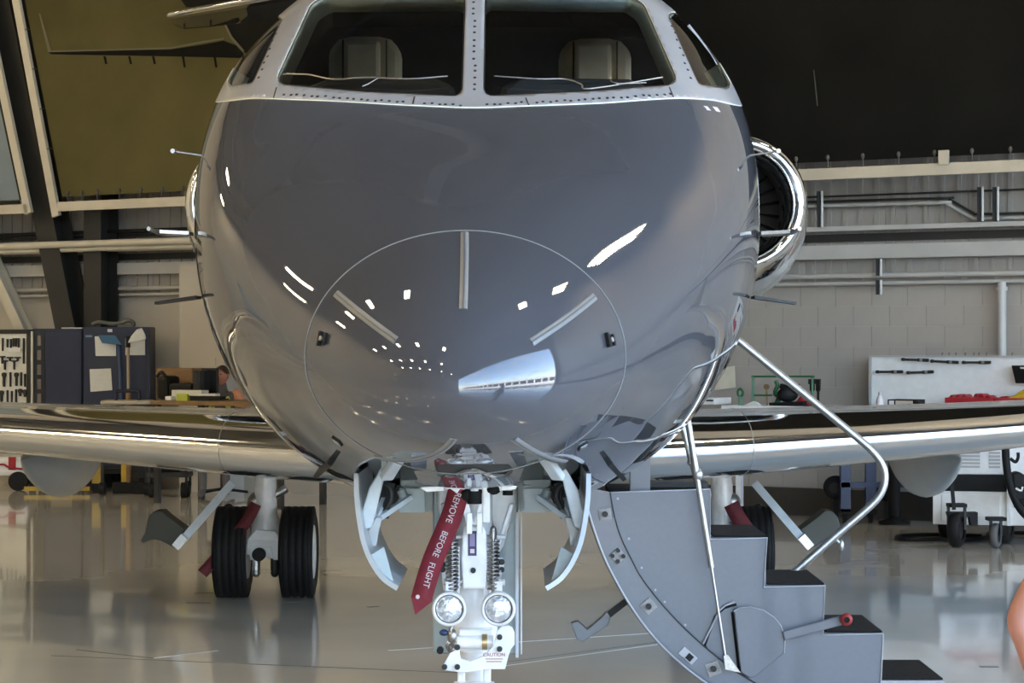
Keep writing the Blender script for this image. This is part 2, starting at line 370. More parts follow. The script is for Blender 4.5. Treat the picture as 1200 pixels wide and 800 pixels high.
quadp(P([(257, 18), (259, 17), (272, 43), (286, 59), (285, 62), (270, 45)], BO+.009), .002).ob('print_body_edge', M_inkl, ban)
quadp(P([(953, 82), (954.2, 82), (958.5, 124), (957.3, 124)], BO+.007), .002).ob('print_line', mat('print_grey', (.05, .05, .045), .7), ban)
M_cord = mat('cord', (.05, .045, .04), .6)
for x in (80, 96, 114, 140, 165, 190, 214, 933, 970, 1011, 1053, 1095, 1139, 1184):
    p = wp(x, 215, BO+.01); a = p.copy(); a.z = c_bl.z+.04; b = p.copy(); b.z = f_bl.z+.09
    MB().cyl(a, b, .008, n=6).ell(a, (.022, .012, .03), 8, 6).ob('lacing_cord', M_cord, ban)
for i in range(9):
    t = .12+i*.1; a = c_bl.lerp(c_tl, t)-V*.01; b = a-U*.09
    MB().cyl(a, b, .006, n=6).ob('lacing_cord', M_cord, ban)
pj = wp(1106, 195, BO+.05); MB(MW).box((uv(pj)[0]-.05, uv(pj)[1]-.02, f_bl.z+.1), (uv(pj)[0]+.05, uv(pj)[1]+.02, f_bl.z+.24)).ob('frame_clip', M_alu, ban)
ban2 = thing('banner', 'framed slate blue banner at the far left edge, beside the leaning column', 'banner', wp(10, 250))
g_br, g_tr = wp(34, 250), wp(-12, 30); g_tr = upto(g_tr, g_br, zt); g_bl = wp(-160, 262); g_bl.z = g_br.z
MB().bar(g_br, g_tr, wbar, .05, V).ob('frame_bar', M_alu, ban2); MB().bar(g_br+Vector((0,0,.06)), g_bl+Vector((0,0,.06)), .05, wbar).ob('frame_bar', M_alu, ban2)
h_br, h_tr = wp(23, 238), wp(-21, 27); h_br.z = g_br.z+.18; h_tr = upto(h_tr, h_br, zt-.2); h_bl = g_bl.copy(); h_bl.z = h_br.z; h_tl = h_bl.copy(); h_tl.z = zt-.2
quadp([h_bl, h_br, h_tr, h_tl], .006).ob('cloth', M_slate, ban2)
MB().bar(h_br+U*.035, h_tr+U*.035, .05, .02, V).ob('cloth_hem', M_black, ban2); MB().bar(h_br-Vector((0,0,.03)), h_bl-Vector((0,0,.03)), .02, .04).ob('cloth_hem', M_black, ban2)

# ceiling lights: three bright tubes in a tray
lt = thing('ceiling_light', 'hanging tray of three bright tubes under the hangar roof', 'light', (0, 0, ZC-.8), 'hangar ceiling lights')
B0 = Vector((0, 0, ZC-.8)); mb = MB(MW); mb.box((-.5, -.65, ZC-.8), (.5, .65, ZC-.74)); mb.cyl((0, -.6, ZC-.75), (0, -.6, ZC), .01, n=6); mb.cyl((0, .6, ZC-.75), (0, .6, ZC), .01, n=6)
mb.ob('tray', M_white, lt)
for j in (-1, 0, 1): MB(MW).box((j*.3-.06, -.6, ZC-.84), (j*.3+.06, .6, ZC-.801)).ob('tube', M_tube, lt)
spots = [(u, v) for u in (-34, -27, -20, -13) for v in (-18, -10, -2, 8)] + [(-5, -18), (-5, -10), (-5, -2), (-35, 17), (-27, 15), (-.6, 19.6), (.1, 14.4), (3, -20)]
for i, (u, v) in enumerate(spots):
    o = lt if i == 0 else copy_tree(lt); o.location = U*u+V*v+Vector((0, 0, ZC-.8))

# outside the open side: a long white canopy building
ext = thing('canopy_building', 'long white flat roofed canopy building with columns across the apron, mirrored in the nose', 'building', U*36)
M_bw = mat('building_white', (.80, .79, .76), .6, var=.04); M_bs = mat('building_wall', (.34, .33, .33), .6, var=.08)
MB(MW).box((34, -60, 4.0), (46, 60, 5.3)).ob('roof', M_bw, ext); MB(MW).box((44, -60, 0), (46, 60, 4.0)).ob('wall', M_bs, ext)
cm = MB(MW).box((34.2, 0, 0), (35, .9, 4.0)).mesh('column', U*36); cm.materials.append(M_bw)
for j in range(-12, 13):
    o = bpy.data.objects.new('column', cm); COL.objects.link(o); o.parent = ext; o.location = V*(j*5)
MB(MW).box((33.5, -60, 0), (34, 60, 1.6)).ob('parapet', M_bw, ext)
# saw cuts and tie-down slots in the floor
fl = bpy.data.objects['floor']; M_joint = mat('floor_joint', (.10, .10, .10), .6); M_jl = mat('floor_line', (.52, .52, .50), .3)
def fpt(px, py): D = F*CH/(py-VY); return Vector((CX+(px-VX)*D/F, D, .0005))
def fstrip(a, b, w, m, name):
    a = fpt(*a); b = fpt(*b); MB().bar(a, b, w, .002).ob(name, m, fl)
fstrip((60, 768), (560, 789), .012, M_joint, 'floor_joint'); fstrip((455, 762), (760, 742), .02, M_jl, 'floor_line'); fstrip((585, 781), (790, 752), .012, M_jl, 'floor_line'); fstrip((590, 776), (800, 748), .012, M_joint, 'floor_joint')
fstrip((90, 761), (180, 771), .02, M_joint, 'floor_joint'); fstrip((180, 771), (255, 762), .02, M_jl, 'floor_line')
for a, b in (((228, 695), (256, 694)), ((218, 706), (247, 706)), ((330, 705), (354, 705)), ((1148, 781), (1170, 781)), ((432, 711), (442, 710))): fstrip(a, b, .045, M_joint, 'tie_down_slot')

# ------------------------------------------------------------------ the aircraft: body surface
TIP = 7.3
def pchip(xs, ys):
    xs = np.array(xs, float); ys = np.array(ys, float); h = np.diff(xs); dl = np.diff(ys)/h
    m = np.zeros(len(xs)); m[0] = dl[0]; m[-1] = dl[-1]
    for i in range(1, len(xs)-1):
        if dl[i-1]*dl[i] > 0:
            w1 = 2*h[i]+h[i-1]; w2 = h[i]+2*h[i-1]; m[i] = (w1+w2)/(w1/dl[i-1]+w2/dl[i])
    def f(x):
        x = np.clip(x, xs[0], xs[-1]); i = np.clip(np.searchsorted(xs, x)-1, 0, len(xs)-2); t = (x-xs[i])/h[i]
        return (2*t**3-3*t**2+1)*ys[i]+(t**3-2*t**2+t)*h[i]*m[i]+(-2*t**3+3*t**2)*ys[i+1]+(t**3-t**2)*h[i]*m[i+1]
    return f
RW = 1.27
Wf = pchip([0,.25,.5,.787,1.0,1.2,1.4,1.6,1.8,3.4,3.9,4.25,4.5], [0,.165,.34,.55,.735,.925,1.092,1.205,RW,RW,.95,.5,.12])
Zf = pchip([0,.5,.787,1.1,1.4,1.65,1.9,3.4,3.9,4.5], [1.66,1.69,1.76,1.98,2.21,2.33,2.36,2.36,2.5,2.9])
Tf = pchip([0,.25,.5,.787,1.1,1.36,1.5,1.63,1.78,1.95,2.2,3.6,4.0,4.5], [1.66,1.83,2.0,2.195,2.46,2.735,2.98,3.26,3.54,3.74,3.84,3.86,3.8,3.1])
Bf = pchip([0,.25,.5,.787,1.1,1.4,1.8,2.2,3.4,3.9,4.5], [1.66,1.56,1.46,1.36,1.262,1.153,1.04,.99,.98,1.6,2.7])
Nt = pchip([0,.787,1.2,1.45,1.7,2.0,2.3,5], [2.0,2.0,2.3,2.68,2.52,2.22,2.0,2.0])
Nb = pchip([0,.787,1.3,1.8,2.4,5], [2.0,2.0,2.05,2.1,2.0,2.0])
def S(d, phi):
    d = np.asarray(d, float); phi = np.asarray(phi, float); s = np.sqrt(np.maximum(d, 0)); c = np.cos(phi); q = np.sin(phi)
    W = Wf(s); zc = Zf(s); tp = q >= 0
    n = np.where(tp, Nt(s), Nb(s)); Hh = np.where(tp, Tf(s)-zc, zc-Bf(s))
    r = (np.abs(c)**n+np.abs(q)**n)**(-1/n)
    return np.stack([W*r*c, TIP+d+0*phi, zc+Hh*r*q], -1)
def Nrm(d, phi, e=1e-3):
    a = S(np.maximum(d-e, 1e-5), phi); b = S(d+e, phi); c = S(d, phi-e); g = S(d, phi+e)
    n = np.cross(b-a, g-c); n /= np.linalg.norm(n, axis=-1, keepdims=True)+1e-12
    ctr = S(d, phi).copy(); ctr[..., 0] = 0; ctr[..., 2] = Zf(np.sqrt(d)); out = S(d, phi)-ctr
    sg = np.sign((n*out).sum(-1, keepdims=True)); sg[sg == 0] = 1
    return n*sg
def topx(P): return VX+F*(P[..., 0]-CX)/P[..., 1], VY-F*(P[..., 2]-CH)/P[..., 1]
def psdf(x, y, poly, r=0.):                                # signed distance to a polygon with rounded corners
    poly = np.array(poly, float)
    if r:                                                  # shrink by r, then grow
        n = len(poly); A = sum(poly[i][0]*poly[(i+1) % n][1]-poly[(i+1) % n][0]*poly[i][1] for i in range(n)); sg = 1 if A > 0 else -1; q = []
        for i in range(n):
            a, b, c = poly[i-1], poly[i], poly[(i+1) % n]; e1 = (b-a)/np.linalg.norm(b-a); e2 = (c-b)/np.linalg.norm(c-b)
            n1 = np.array([-e1[1], e1[0]])*sg; n2 = np.array([-e2[1], e2[0]])*sg; h = n1+n2; h /= np.linalg.norm(h)
            q.append(b+h*r/max(h.dot(n1), .3))
        poly = np.array(q)
    d = np.full(x.shape, 1e18); ins = np.zeros(x.shape, bool); n = len(poly)
    for i in range(n):
        a = poly[i]; b = poly[(i+1) % n]; e = b-a; wx = x-a[0]; wy = y-a[1]
        t = np.clip((wx*e[0]+wy*e[1])/(e@e), 0, 1); d = np.minimum(d, (wx-e[0]*t)**2+(wy-e[1]*t)**2)
        c = ((a[1] > y) != (b[1] > y)); xx = a[0]+(y-a[1])*e[0]/(e[1] if abs(e[1]) > 1e-9 else 1e-9); ins ^= c & (x < xx)
    return np.where(ins, -1, 1)*np.sqrt(d)-r
# parameter grid, fine round the nose and the flight deck
dv = np.concatenate([np.linspace(.008, math.sqrt(3.9), 190)**2, np.linspace(4.0, 20.2, 46)])
NP = 400; pv = np.linspace(-PI/2, 3*PI/2, NP+1)
PD, PH = [g.ravel() for g in np.meshgrid(dv, pv, indexing='ij')]
PRM = [(a, b) for a, b in zip(PD, PH)]
FACES = [(i*(NP+1)+j, i*(NP+1)+j+1, (i+1)*(NP+1)+j+1, (i+1)*(NP+1)+j) for i in range(len(dv)-1) for j in range(NP)]
def cut(faces, fn):                                        # split faces along fn(d, phi) = 0, new corners on the surface
    ids = sorted({i for f in faces for i in f}); prm = np.array([PRM[i] for i in ids]); val = dict(zip(ids, fn(prm[:, 0], prm[:, 1])))
    ins, out, new = [], [], {}
    for f in faces:
        s = [val[i] < 0 for i in f]
        if all(s): ins.append(f); continue
        if not any(s): out.append(f); continue
        A, B = [], []
        for q in range(len(f)):
            a, b = f[q], f[(q+1) % len(f)]; (A if val[a] < 0 else B).append(a)
            if (val[a] < 0) != (val[b] < 0):
                key = (min(a, b), max(a, b))
                if key not in new:
                    t = val[a]/(val[a]-val[b]); t = min(max(t, .02), .98); pa, pb = PRM[a], PRM[b]
                    PRM.append((pa[0]+(pb[0]-pa[0])*t, pa[1]+(pb[1]-pa[1])*t)); new[key] = len(PRM)-1
                A.append(new[key]); B.append(new[key])
        if len(A) > 2: ins.append(tuple(A))
        if len(B) > 2: out.append(tuple(B))
    return ins, out
def skin(name, faces, m, parent, off=0., label=None, cap_tip=False, thick=0.):
    ids = sorted({i for f in faces for i in f}); mp_ = {i: k for k, i in enumerate(ids)}; prm = np.array([PRM[i] for i in ids])
    P_ = S(prm[:, 0], prm[:, 1]); N_ = Nrm(prm[:, 0], prm[:, 1]); P_ = P_ + N_*off
    bm = bmesh.new(); vs = [bm.verts.new(p) for p in P_]
    for f in faces:
        try: bm.faces.new([vs[mp_[i]] for i in f]).smooth = True
        except ValueError: pass
    if cap_tip:
        tp = [vs[mp_[i]] for i in ids if PRM[i][0] <= dv[0]+1e-9]
        t = bm.verts.new((0, TIP, 1.66))
        for a, b in zip(tp, tp[1:]): bm.faces.new((t, a, b)).smooth = True
    bmesh.ops.remove_doubles(bm, verts=bm.verts, dist=2e-5); bmesh.ops.recalc_face_normals(bm, faces=bm.faces)
    f0 = max(bm.faces, key=lambda f: f.calc_area()); c = f0.calc_center_median()
    if f0.normal.dot(Vector((c.x, 0, c.z-2.2))) < 0: bmesh.ops.reverse_faces(bm, faces=bm.faces)
    off_ = Vector(ROOT[parent.name]); bmesh.ops.translate(bm, verts=bm.verts, vec=-off_)
    me = bpy.data.meshes.new(name); bm.to_mesh(me); bm.free()
    o = link(name, me, m, parent, label)
    if thick:
        sd = o.modifiers.new('shell', 'SOLIDIFY'); sd.thickness = thick; sd.offset = -1; sd.material_offset = 1; sd.material_offset_rim = 1
    return o
jet = thing('business_jet', 'dark grey twin engine business jet with polished wing edges, seen nose on', 'aircraft', (0, 9.0, 0))
faces = FACES
def front(fn):
    def g(d, p):
        P_ = S(d, p); x, y = topx(P_); return fn(x, y, P_, d, p)
    return g
# nose gear bay in the belly
def bay(x, y, P_, d, p): return np.where(np.sin(p) < 0, np.maximum(np.abs(P_[..., 0])-.30, np.maximum(8.38-P_[..., 1], P_[..., 1]-9.75)), 1.)
_, faces = cut(faces, front(bay))
CHK = []
for poly in ([(420, 546), (436, 538), (462, 531), (484, 527), (480, 541), (490, 562), (470, 580), (436, 580), (424, 566)], [(690, 546), (668, 538), (640, 531), (612, 527), (617, 541), (608, 562), (626, 582), (668, 582), (686, 566)]):
    ins, faces = cut(faces, front(lambda x, y, P_, d, p, poly=poly: np.where((d < 2.3) & (np.sin(p) < 0), psdf(x, y, poly, 3), 60.))); CHK.append(ins)
slot_f, faces = cut(faces, front(lambda x, y, P_, d, p: np.where((d < 2.0) & (np.sin(p) < 0), psdf(x, y, [(509, 546), (520, 543.5), (596, 543.5), (603, 552), (592, 559), (574, 559), (560, 553), (546, 553), (532, 559), (512, 558)], 3), 60.)))
# entrance doorway on the right hand side of the picture
def doorway(x, y, P_, d, p): return np.where(np.cos(p) > 0, psdf(P_[..., 1], P_[..., 2], [(10.85, 1.36), (11.6, 1.36), (11.6, 3.15), (10.85, 3.15)], .12), 1.)
_, faces = cut(faces, front(doorway))
WIN = [('L', [(320, 100), (430, 109), (542, 114), (546, -8), (380, -5), (364, 5)]), ('R', [(797, 100), (690, 108), (566, 114), (568, -8), (740, -5), (755, 5)]),
       ('SL', [(337, 12), (297, 99), (262, 103), (284, 62), (316, 22)]), ('SR', [(778, 11), (818, 100), (861, 106), (836, 62), (802, 18)])]
panes = {}
seals = {}
for nme, poly in WIN:
    rad = 10 if len(nme) == 1 else 6
    def wf(x, y, P_, d, p, poly=poly, rad=rad): return np.where((d < 3.6) & (P_[..., 2] > 2.5) & (d > 1.5), psdf(x, y, poly, rad), 50.)
    ins, faces = cut(faces, front(wf))
    g, s_ = cut(ins, front(lambda x, y, P_, d, p, poly=poly, rad=rad: psdf(x, y, poly, rad)+2.0)); panes[nme] = g; seals[nme] = s_
# paint line under the windows
PL = pchip([200, 262, 300, 340, 383, 483, 556, 620, 700, 800, 830, 867, 930], [124, 119, 115.5, 117, 118.5, 124, 126.5, 124.5, 121.5, 115.5, 117, 124, 130])
hood, faces = cut(faces, front(lambda x, y, P_, d, p: np.where((d < 3.45) & (P_[..., 2] > 2.5), np.maximum(y-PL(x), (d-3.4)*250), 40.)))
rad_f, faces = cut(faces, lambda d, p: (d-.62)*300)
fus = skin('fuselage', faces, [M_paint, M_dark], jet)
for g in CHK: skin('bay_lining', g, M_bayg, jet, off=-.07)
skin('belly_grille', slot_f, M_steel, jet, off=-.012, label='dark slot in the belly above the nose gear leg')
radome = skin('radome', rad_f, M_paint, jet, cap_tip=True)
hd = skin('window_frame', hood, [M_trim, M_liner], jet, off=.004, label='pale screw-studded frame around the flight deck windows', thick=.085)
for nme, g in panes.items():
    pn = skin('window_pane', g, M_glass, jet, off=-.006); skin('window_seal', seals[nme], M_seal, pn, off=.001)
# where a place of the photograph lies on the skin
gd, gp = np.meshgrid(np.linspace(.01, 1.9, 420)**2, np.linspace(-PI/2, 3*PI/2, 900), indexing='ij')
GP = S(gd, gp); GX, GY = topx(GP)
def surf(px, py):
    w = (GX-px)**2+(GY-py)**2; c = w < 6
    if not c.any(): c = w <= w.min()+1e-9
    k_ = np.argmin(np.where(c, GP[..., 1]+w*.02, 1e9)); i, j = np.unravel_index(k_, w.shape); return float(gd[i, j]), float(gp[i, j])
def sp(d, p, off=0.):
    n = Nrm(np.array([d]), np.array([p]))[0]; return Vector(S(d, p)+n*off), Vector(n)
def ribbon(p0, p1, w, name, m, parent, n=14, h=.004):
    a = surf(*p0); b = surf(*p1); mb = MB(); L_, R_, L2, R2 = [], [], [], []
    for i in range(n+1):
        t = i/n; d = a[0]+(b[0]-a[0])*t; ph = a[1]+(b[1]-a[1])*t; P0, N0 = sp(d, ph); e = 1e-2
        P1 = sp(a[0]+(b[0]-a[0])*(t+e), a[1]+(b[1]-a[1])*(t+e))[0]; sd = (P1-P0).normalized().cross(N0).normalized()*w/2
        L_.append(P0-sd); R_.append(P0+sd); L2.append(P0-sd*.8+N0*h); R2.append(P0+sd*.8+N0*h)
    return mb.loft([[l, l2, r2, r] for l, l2, r2, r in zip(L_, L2, R2, R_)], True, True, False).ob(name, m, parent)
for a, b in (((545, 272), (543, 362)), ((697, 347), (623, 401)), ((394, 344), (464, 399)), ((532, 514), (441, 536)), ((602, 514), (662, 541))):
    ribbon(a, b, .028, 'lightning_strip', M_strip, radome); ribbon(a, b, .008, 'lightning_strip_core', M_stairrim, radome, h=.0055)
# seam round the radome
rs = [sp(.62, 2*PI*i/160, .0012)[0] for i in range(161)]
MB().tube(rs, .0022, 5, False).ob('radome_seam', M_strip, jet)
for p in ((380, 397), (714, 398)):
    d, ph = surf(*p); c, n = sp(d, ph, .004); t = Vector((0, 0, 1)).cross(n).normalized(); b = n.cross(t)
    M_ = frame(c, t, b); mb = MB(M_); mb.cbox((-.022, 0, .004), (.012, .05, .012)); mb.cbox((.0, 0, .003), (.04, .014, .008)); mb.cbox((.02, .012, .003), (.012, .016, .008)); mb.cbox((.02, -.012, .003), (.012, .016, .008))
    mb.ob('radome_latch', M_rubber, jet); MB(M_).cyl((-.002, 0, .006), (-.002, 0, .012), .009, n=10).ob('latch_pin', M_zinc, jet)
for p in ((395, 517), (683, 523)):
    d, ph = surf(*p); c, n = sp(d, ph, .002); t = Vector((0, 0, 1)).cross(n).normalized(); M_ = frame(c, t, n.cross(t)) @ Matrix.Rotation(.6 if p[0] < 500 else -.6, 4, 'Z')
    MB(M_).cbox((0, 0, 0), (.048, .034, .006)).ob('static_port', M_black, jet); MB(M_).cbox((-.004, 0, .003), (.03, .026, .006)).ob('static_port_plate', M_zinc, jet)
# paint line screws and studs on the frame
mb = MB()
def stud(px, py, r=.0062):
    d, ph = surf(px, py); c, n = sp(d, ph, .004); mb.cyl(c, c+n*.003, r, n=8)
for i in range(26):
    x = 332+i*8.3
    if abs(x-486) > 6: stud(x, (PL(np.array([x]))[0]+ (100+(x-320)*.068+ (0 if x < 430 else 1)))/2+3)
for i in range(27):
    x = 786-i*8.3
    if abs(x-619) > 6: stud(x, (PL(np.array([x]))[0]+(100+(797-x)*.066))/2+3)
for i in range(15): stud(555.5+i*.06, 3+i*7.4)
for i in range(9): stud(784+i*3.1, 22+i*8.7); stud(330-i*3.3, 24+i*8.4)
mb.ob('frame_studs', M_dark, hd)['kind'] = 'stuff'
for x0, y0, x1, y1 in ((322, 116, 325, 104), (484, 123, 487, 115), (620, 124, 617, 115), (788, 115, 784, 103)):
    ribbon((x0, y0), (x1, y1), .006, 'frame_joint', M_dark, hd, n=4, h=.006)
# placards
for p, w_ in (((829, 127), .028), ((840, 128.5), .04)):
    d, ph = surf(*p); c, n = sp(d, ph, .002); t = Vector((0, 0, 1)).cross(n).normalized(); MB(frame(c, t, n.cross(t))).cbox((0, 0, 0), (w_, .026, .002)).ob('placard', M_ltr, jet)
# flight deck seen through the glass
MB().prism([(-.45, 9.42, 2.77), (.45, 9.42, 2.77), (.8, 9.9, 2.82), (.98, 10.6, 2.86), (-.98, 10.6, 2.86), (-.8, 9.9, 2.82)], (0, 0, -.06)).ob('glareshield', M_dark, jet, bevel=.02)
MB().prism([(-.78, 10.35, 2.86), (-.1, 10.3, 2.86), (-.1, 10.3, 2.96), (-.2, 10.3, 3.0), (-.68, 10.35, 3.0), (-.78, 10.35, 2.96)], (0, .3, 0)).prism([(.78, 10.35, 2.86), (.1, 10.3, 2.86), (.1, 10.3, 2.96), (.2, 10.3, 3.0), (.68, 10.35, 3.0), (.78, 10.35, 2.96)], (0, .3, 0)).ob('instrument_hood', M_dark, jet, bevel=.03)
MB().box((-1.05, 12.3, 1.9), (1.05, 12.34, 3.5)).box((-.7, 10.2, 1.6), (.7, 12.3, 1.64)).ob('bulkhead', M_dark, jet)
M_seatd = mat('seat_shell', (.10, .09, .07), .6)
for s_, x0, x1, y0 in ((-1, 385, 470, 42), (1, 655, 740, 44)):
    D = 11.35; a = at(x0, 90, D); b = at(x1, y0, D); w_ = b.x-a.x; cx_ = (a.x+b.x)/2
    def seatpoly(ins, zt_, zb_): return [(cx_-w_/2+ins, D, zb_), (cx_-w_/2+ins, D, zt_-.07), (cx_-w_/2+ins+.05, D, zt_-.015), (cx_-w_/2+ins+.11, D, zt_), (cx_+w_/2-ins-.11, D, zt_), (cx_+w_/2-ins-.05, D, zt_-.015), (cx_+w_/2-ins, D, zt_-.07), (cx_+w_/2-ins, D, zb_)]
    st = MB().prism(seatpoly(0, b.z, 2.2), (0, .14, 0)).ob('cockpit_seat', M_leather, jet, bevel=.03)
    MB().box((cx_-w_*.28, D-.05, b.z-.27), (cx_+w_*.22, D-.001, b.z-.03)).ob('headrest', M_leather, st, bevel=.02); MB().box((cx_-.25, D-.5, 2.0), (cx_+.25, D+.1, 2.2)).ob('seat_cushion', M_leather, st, bevel=.03)
    MB().bar((cx_-w_*.3, D-.006, b.z-.02), (cx_-w_*.3, D-.006, 2.3), .008, .01).bar((cx_+w_*.3, D-.006, b.z-.02), (cx_+w_*.3, D-.006, 2.3), .008, .01).ob('seam', M_seatd, st)
# wipers lying low on the two front panes
def sskin(pts, off): return [sp(*surf(*p), off)[0] for p in pts]
for pts, br in (([(334, 91), (362, 93), (392, 98), (430, 95), (480, 97), (525, 94)], [(445, 96), (432, 103), (425, 106)]), ([(580, 95), (630, 97), (662, 97), (680, 104), (692, 108), (775, 96)], [(715, 99), (722, 103), (755, 102)])):
    w_ = MB().tube(smooth_path(sskin(pts  , .02), 4), .0035, 6).ob('wiper', M_spring, jet); MB().tube(smooth_path(sskin(br, .02), 4), .0028, 6).ob('wiper_arm', M_spring, w_)
# probes and vanes on the nose sides
for sx in (-1, 1):
    def pr(x, y, z): return (sx*x, y, z)
    b = Vector(pr(1.21, 9.72, 2.27)); mb = MB().tube(smooth_path([b, Vector(pr(1.31, 9.70, 2.275)), Vector(pr(1.335, 9.62, 2.278)), Vector(pr(1.335, 9.45, 2.28))], 5), [.012]*10+[.009]*6, 8); mb.prism([pr(1.2, 9.8, 2.28), pr(1.2, 9.66, 2.28), pr(1.32, 9.64, 2.285), pr(1.32, 9.72, 2.285)], (0, 0, -.014)); mb.ob('pitot_probe', M_spring, jet)
    MB().prism([pr(1.18, 9.9, 2.0), pr(1.18, 9.72, 2.0), pr(1.36, 9.76, 1.975), pr(1.36, 9.86, 1.975)], (0, 0, .012)).ob('vane', M_steel, jet)
    p0 = Vector(pr(1.15, 9.85, 2.61)); MB().cyl(p0, Vector(pr(1.29, 9.83, 2.63)), .005, n=8).cyl(pr(1.285, 9.77, 2.626), pr(1.292, 9.90, 2.634), .010, n=10).ob('angle_vane', M_spring, jet)
def blade(p0, p1, w, nm, m=M_rubber, D=None):
    d, ph = surf(*p0); c, n = sp(d, ph); d2, ph2 = surf(*p1); c2, n2 = sp(d2, ph2); ax = (c2-c).normalized(); MB().prism([c-n*.01, c2-n*.01, c2+n*w*.7, c+n*w], ax.cross(n).normalized()*.02).ob(nm, m, jet)
blade((371, 553), (388, 535), .045, 'antenna_blade'); blade((713, 535), (735, 563), .03, 'antenna_blade')
# nose gear bay: walls and roof inside the belly
MB().box((-.32, 8.36, 1.9), (.32, 9.77, 1.93)).box((-.32, 8.34, 1.4), (.32, 8.37, 1.93)).box((-.33, 8.6, 1.32), (-.31, 9.77, 1.93)).box((.31, 8.6, 1.32), (.33, 9.77, 1.93)).box((-.32, 9.76, 1.1), (.32, 9.79, 1.93)).ob('gear_bay', M_bayg, jet)

# ------------------------------------------------------------------ wings, tail, engines
def foil(t, n=22):                                         # unit chord section, x back from the leading edge
    xs = [.5*(1-math.cos(PI*i/n)) for i in range(n+1)]
    th = lambda x: 5*t*(.2969*math.sqrt(x)-.126*x-.3516*x*x+.2843*x**3-.1036*x**4)
    up = [(x, th(x)*1.0+.012*math.sin(PI*x)) for x in xs]; lo = [(x, -th(x)*.98+.012*math.sin(PI*x)) for x in xs]
    return list(reversed(up)) + lo[1:]                     # trailing edge over the top to the nose and back below
def wingloft(st, t0):                                      # stations (x, y leading edge, z, chord, thickness, twist)
    rings = []
    for x, y, z, c, t in st: rings.append([Vector((x, y+q*c, z+h*c-.045*q*c)) for q, h in foil(t)])
    return rings
def splitfoil(rings, frac, n=22):                          # nose part and rest of each section
    k_ = int(round(n*math.acos(1-2*frac)/PI)); lo = n-k_; hi = n+k_
    return [r[lo:hi+1] for r in rings], [r[hi:]+r[:lo+1] for r in rings]
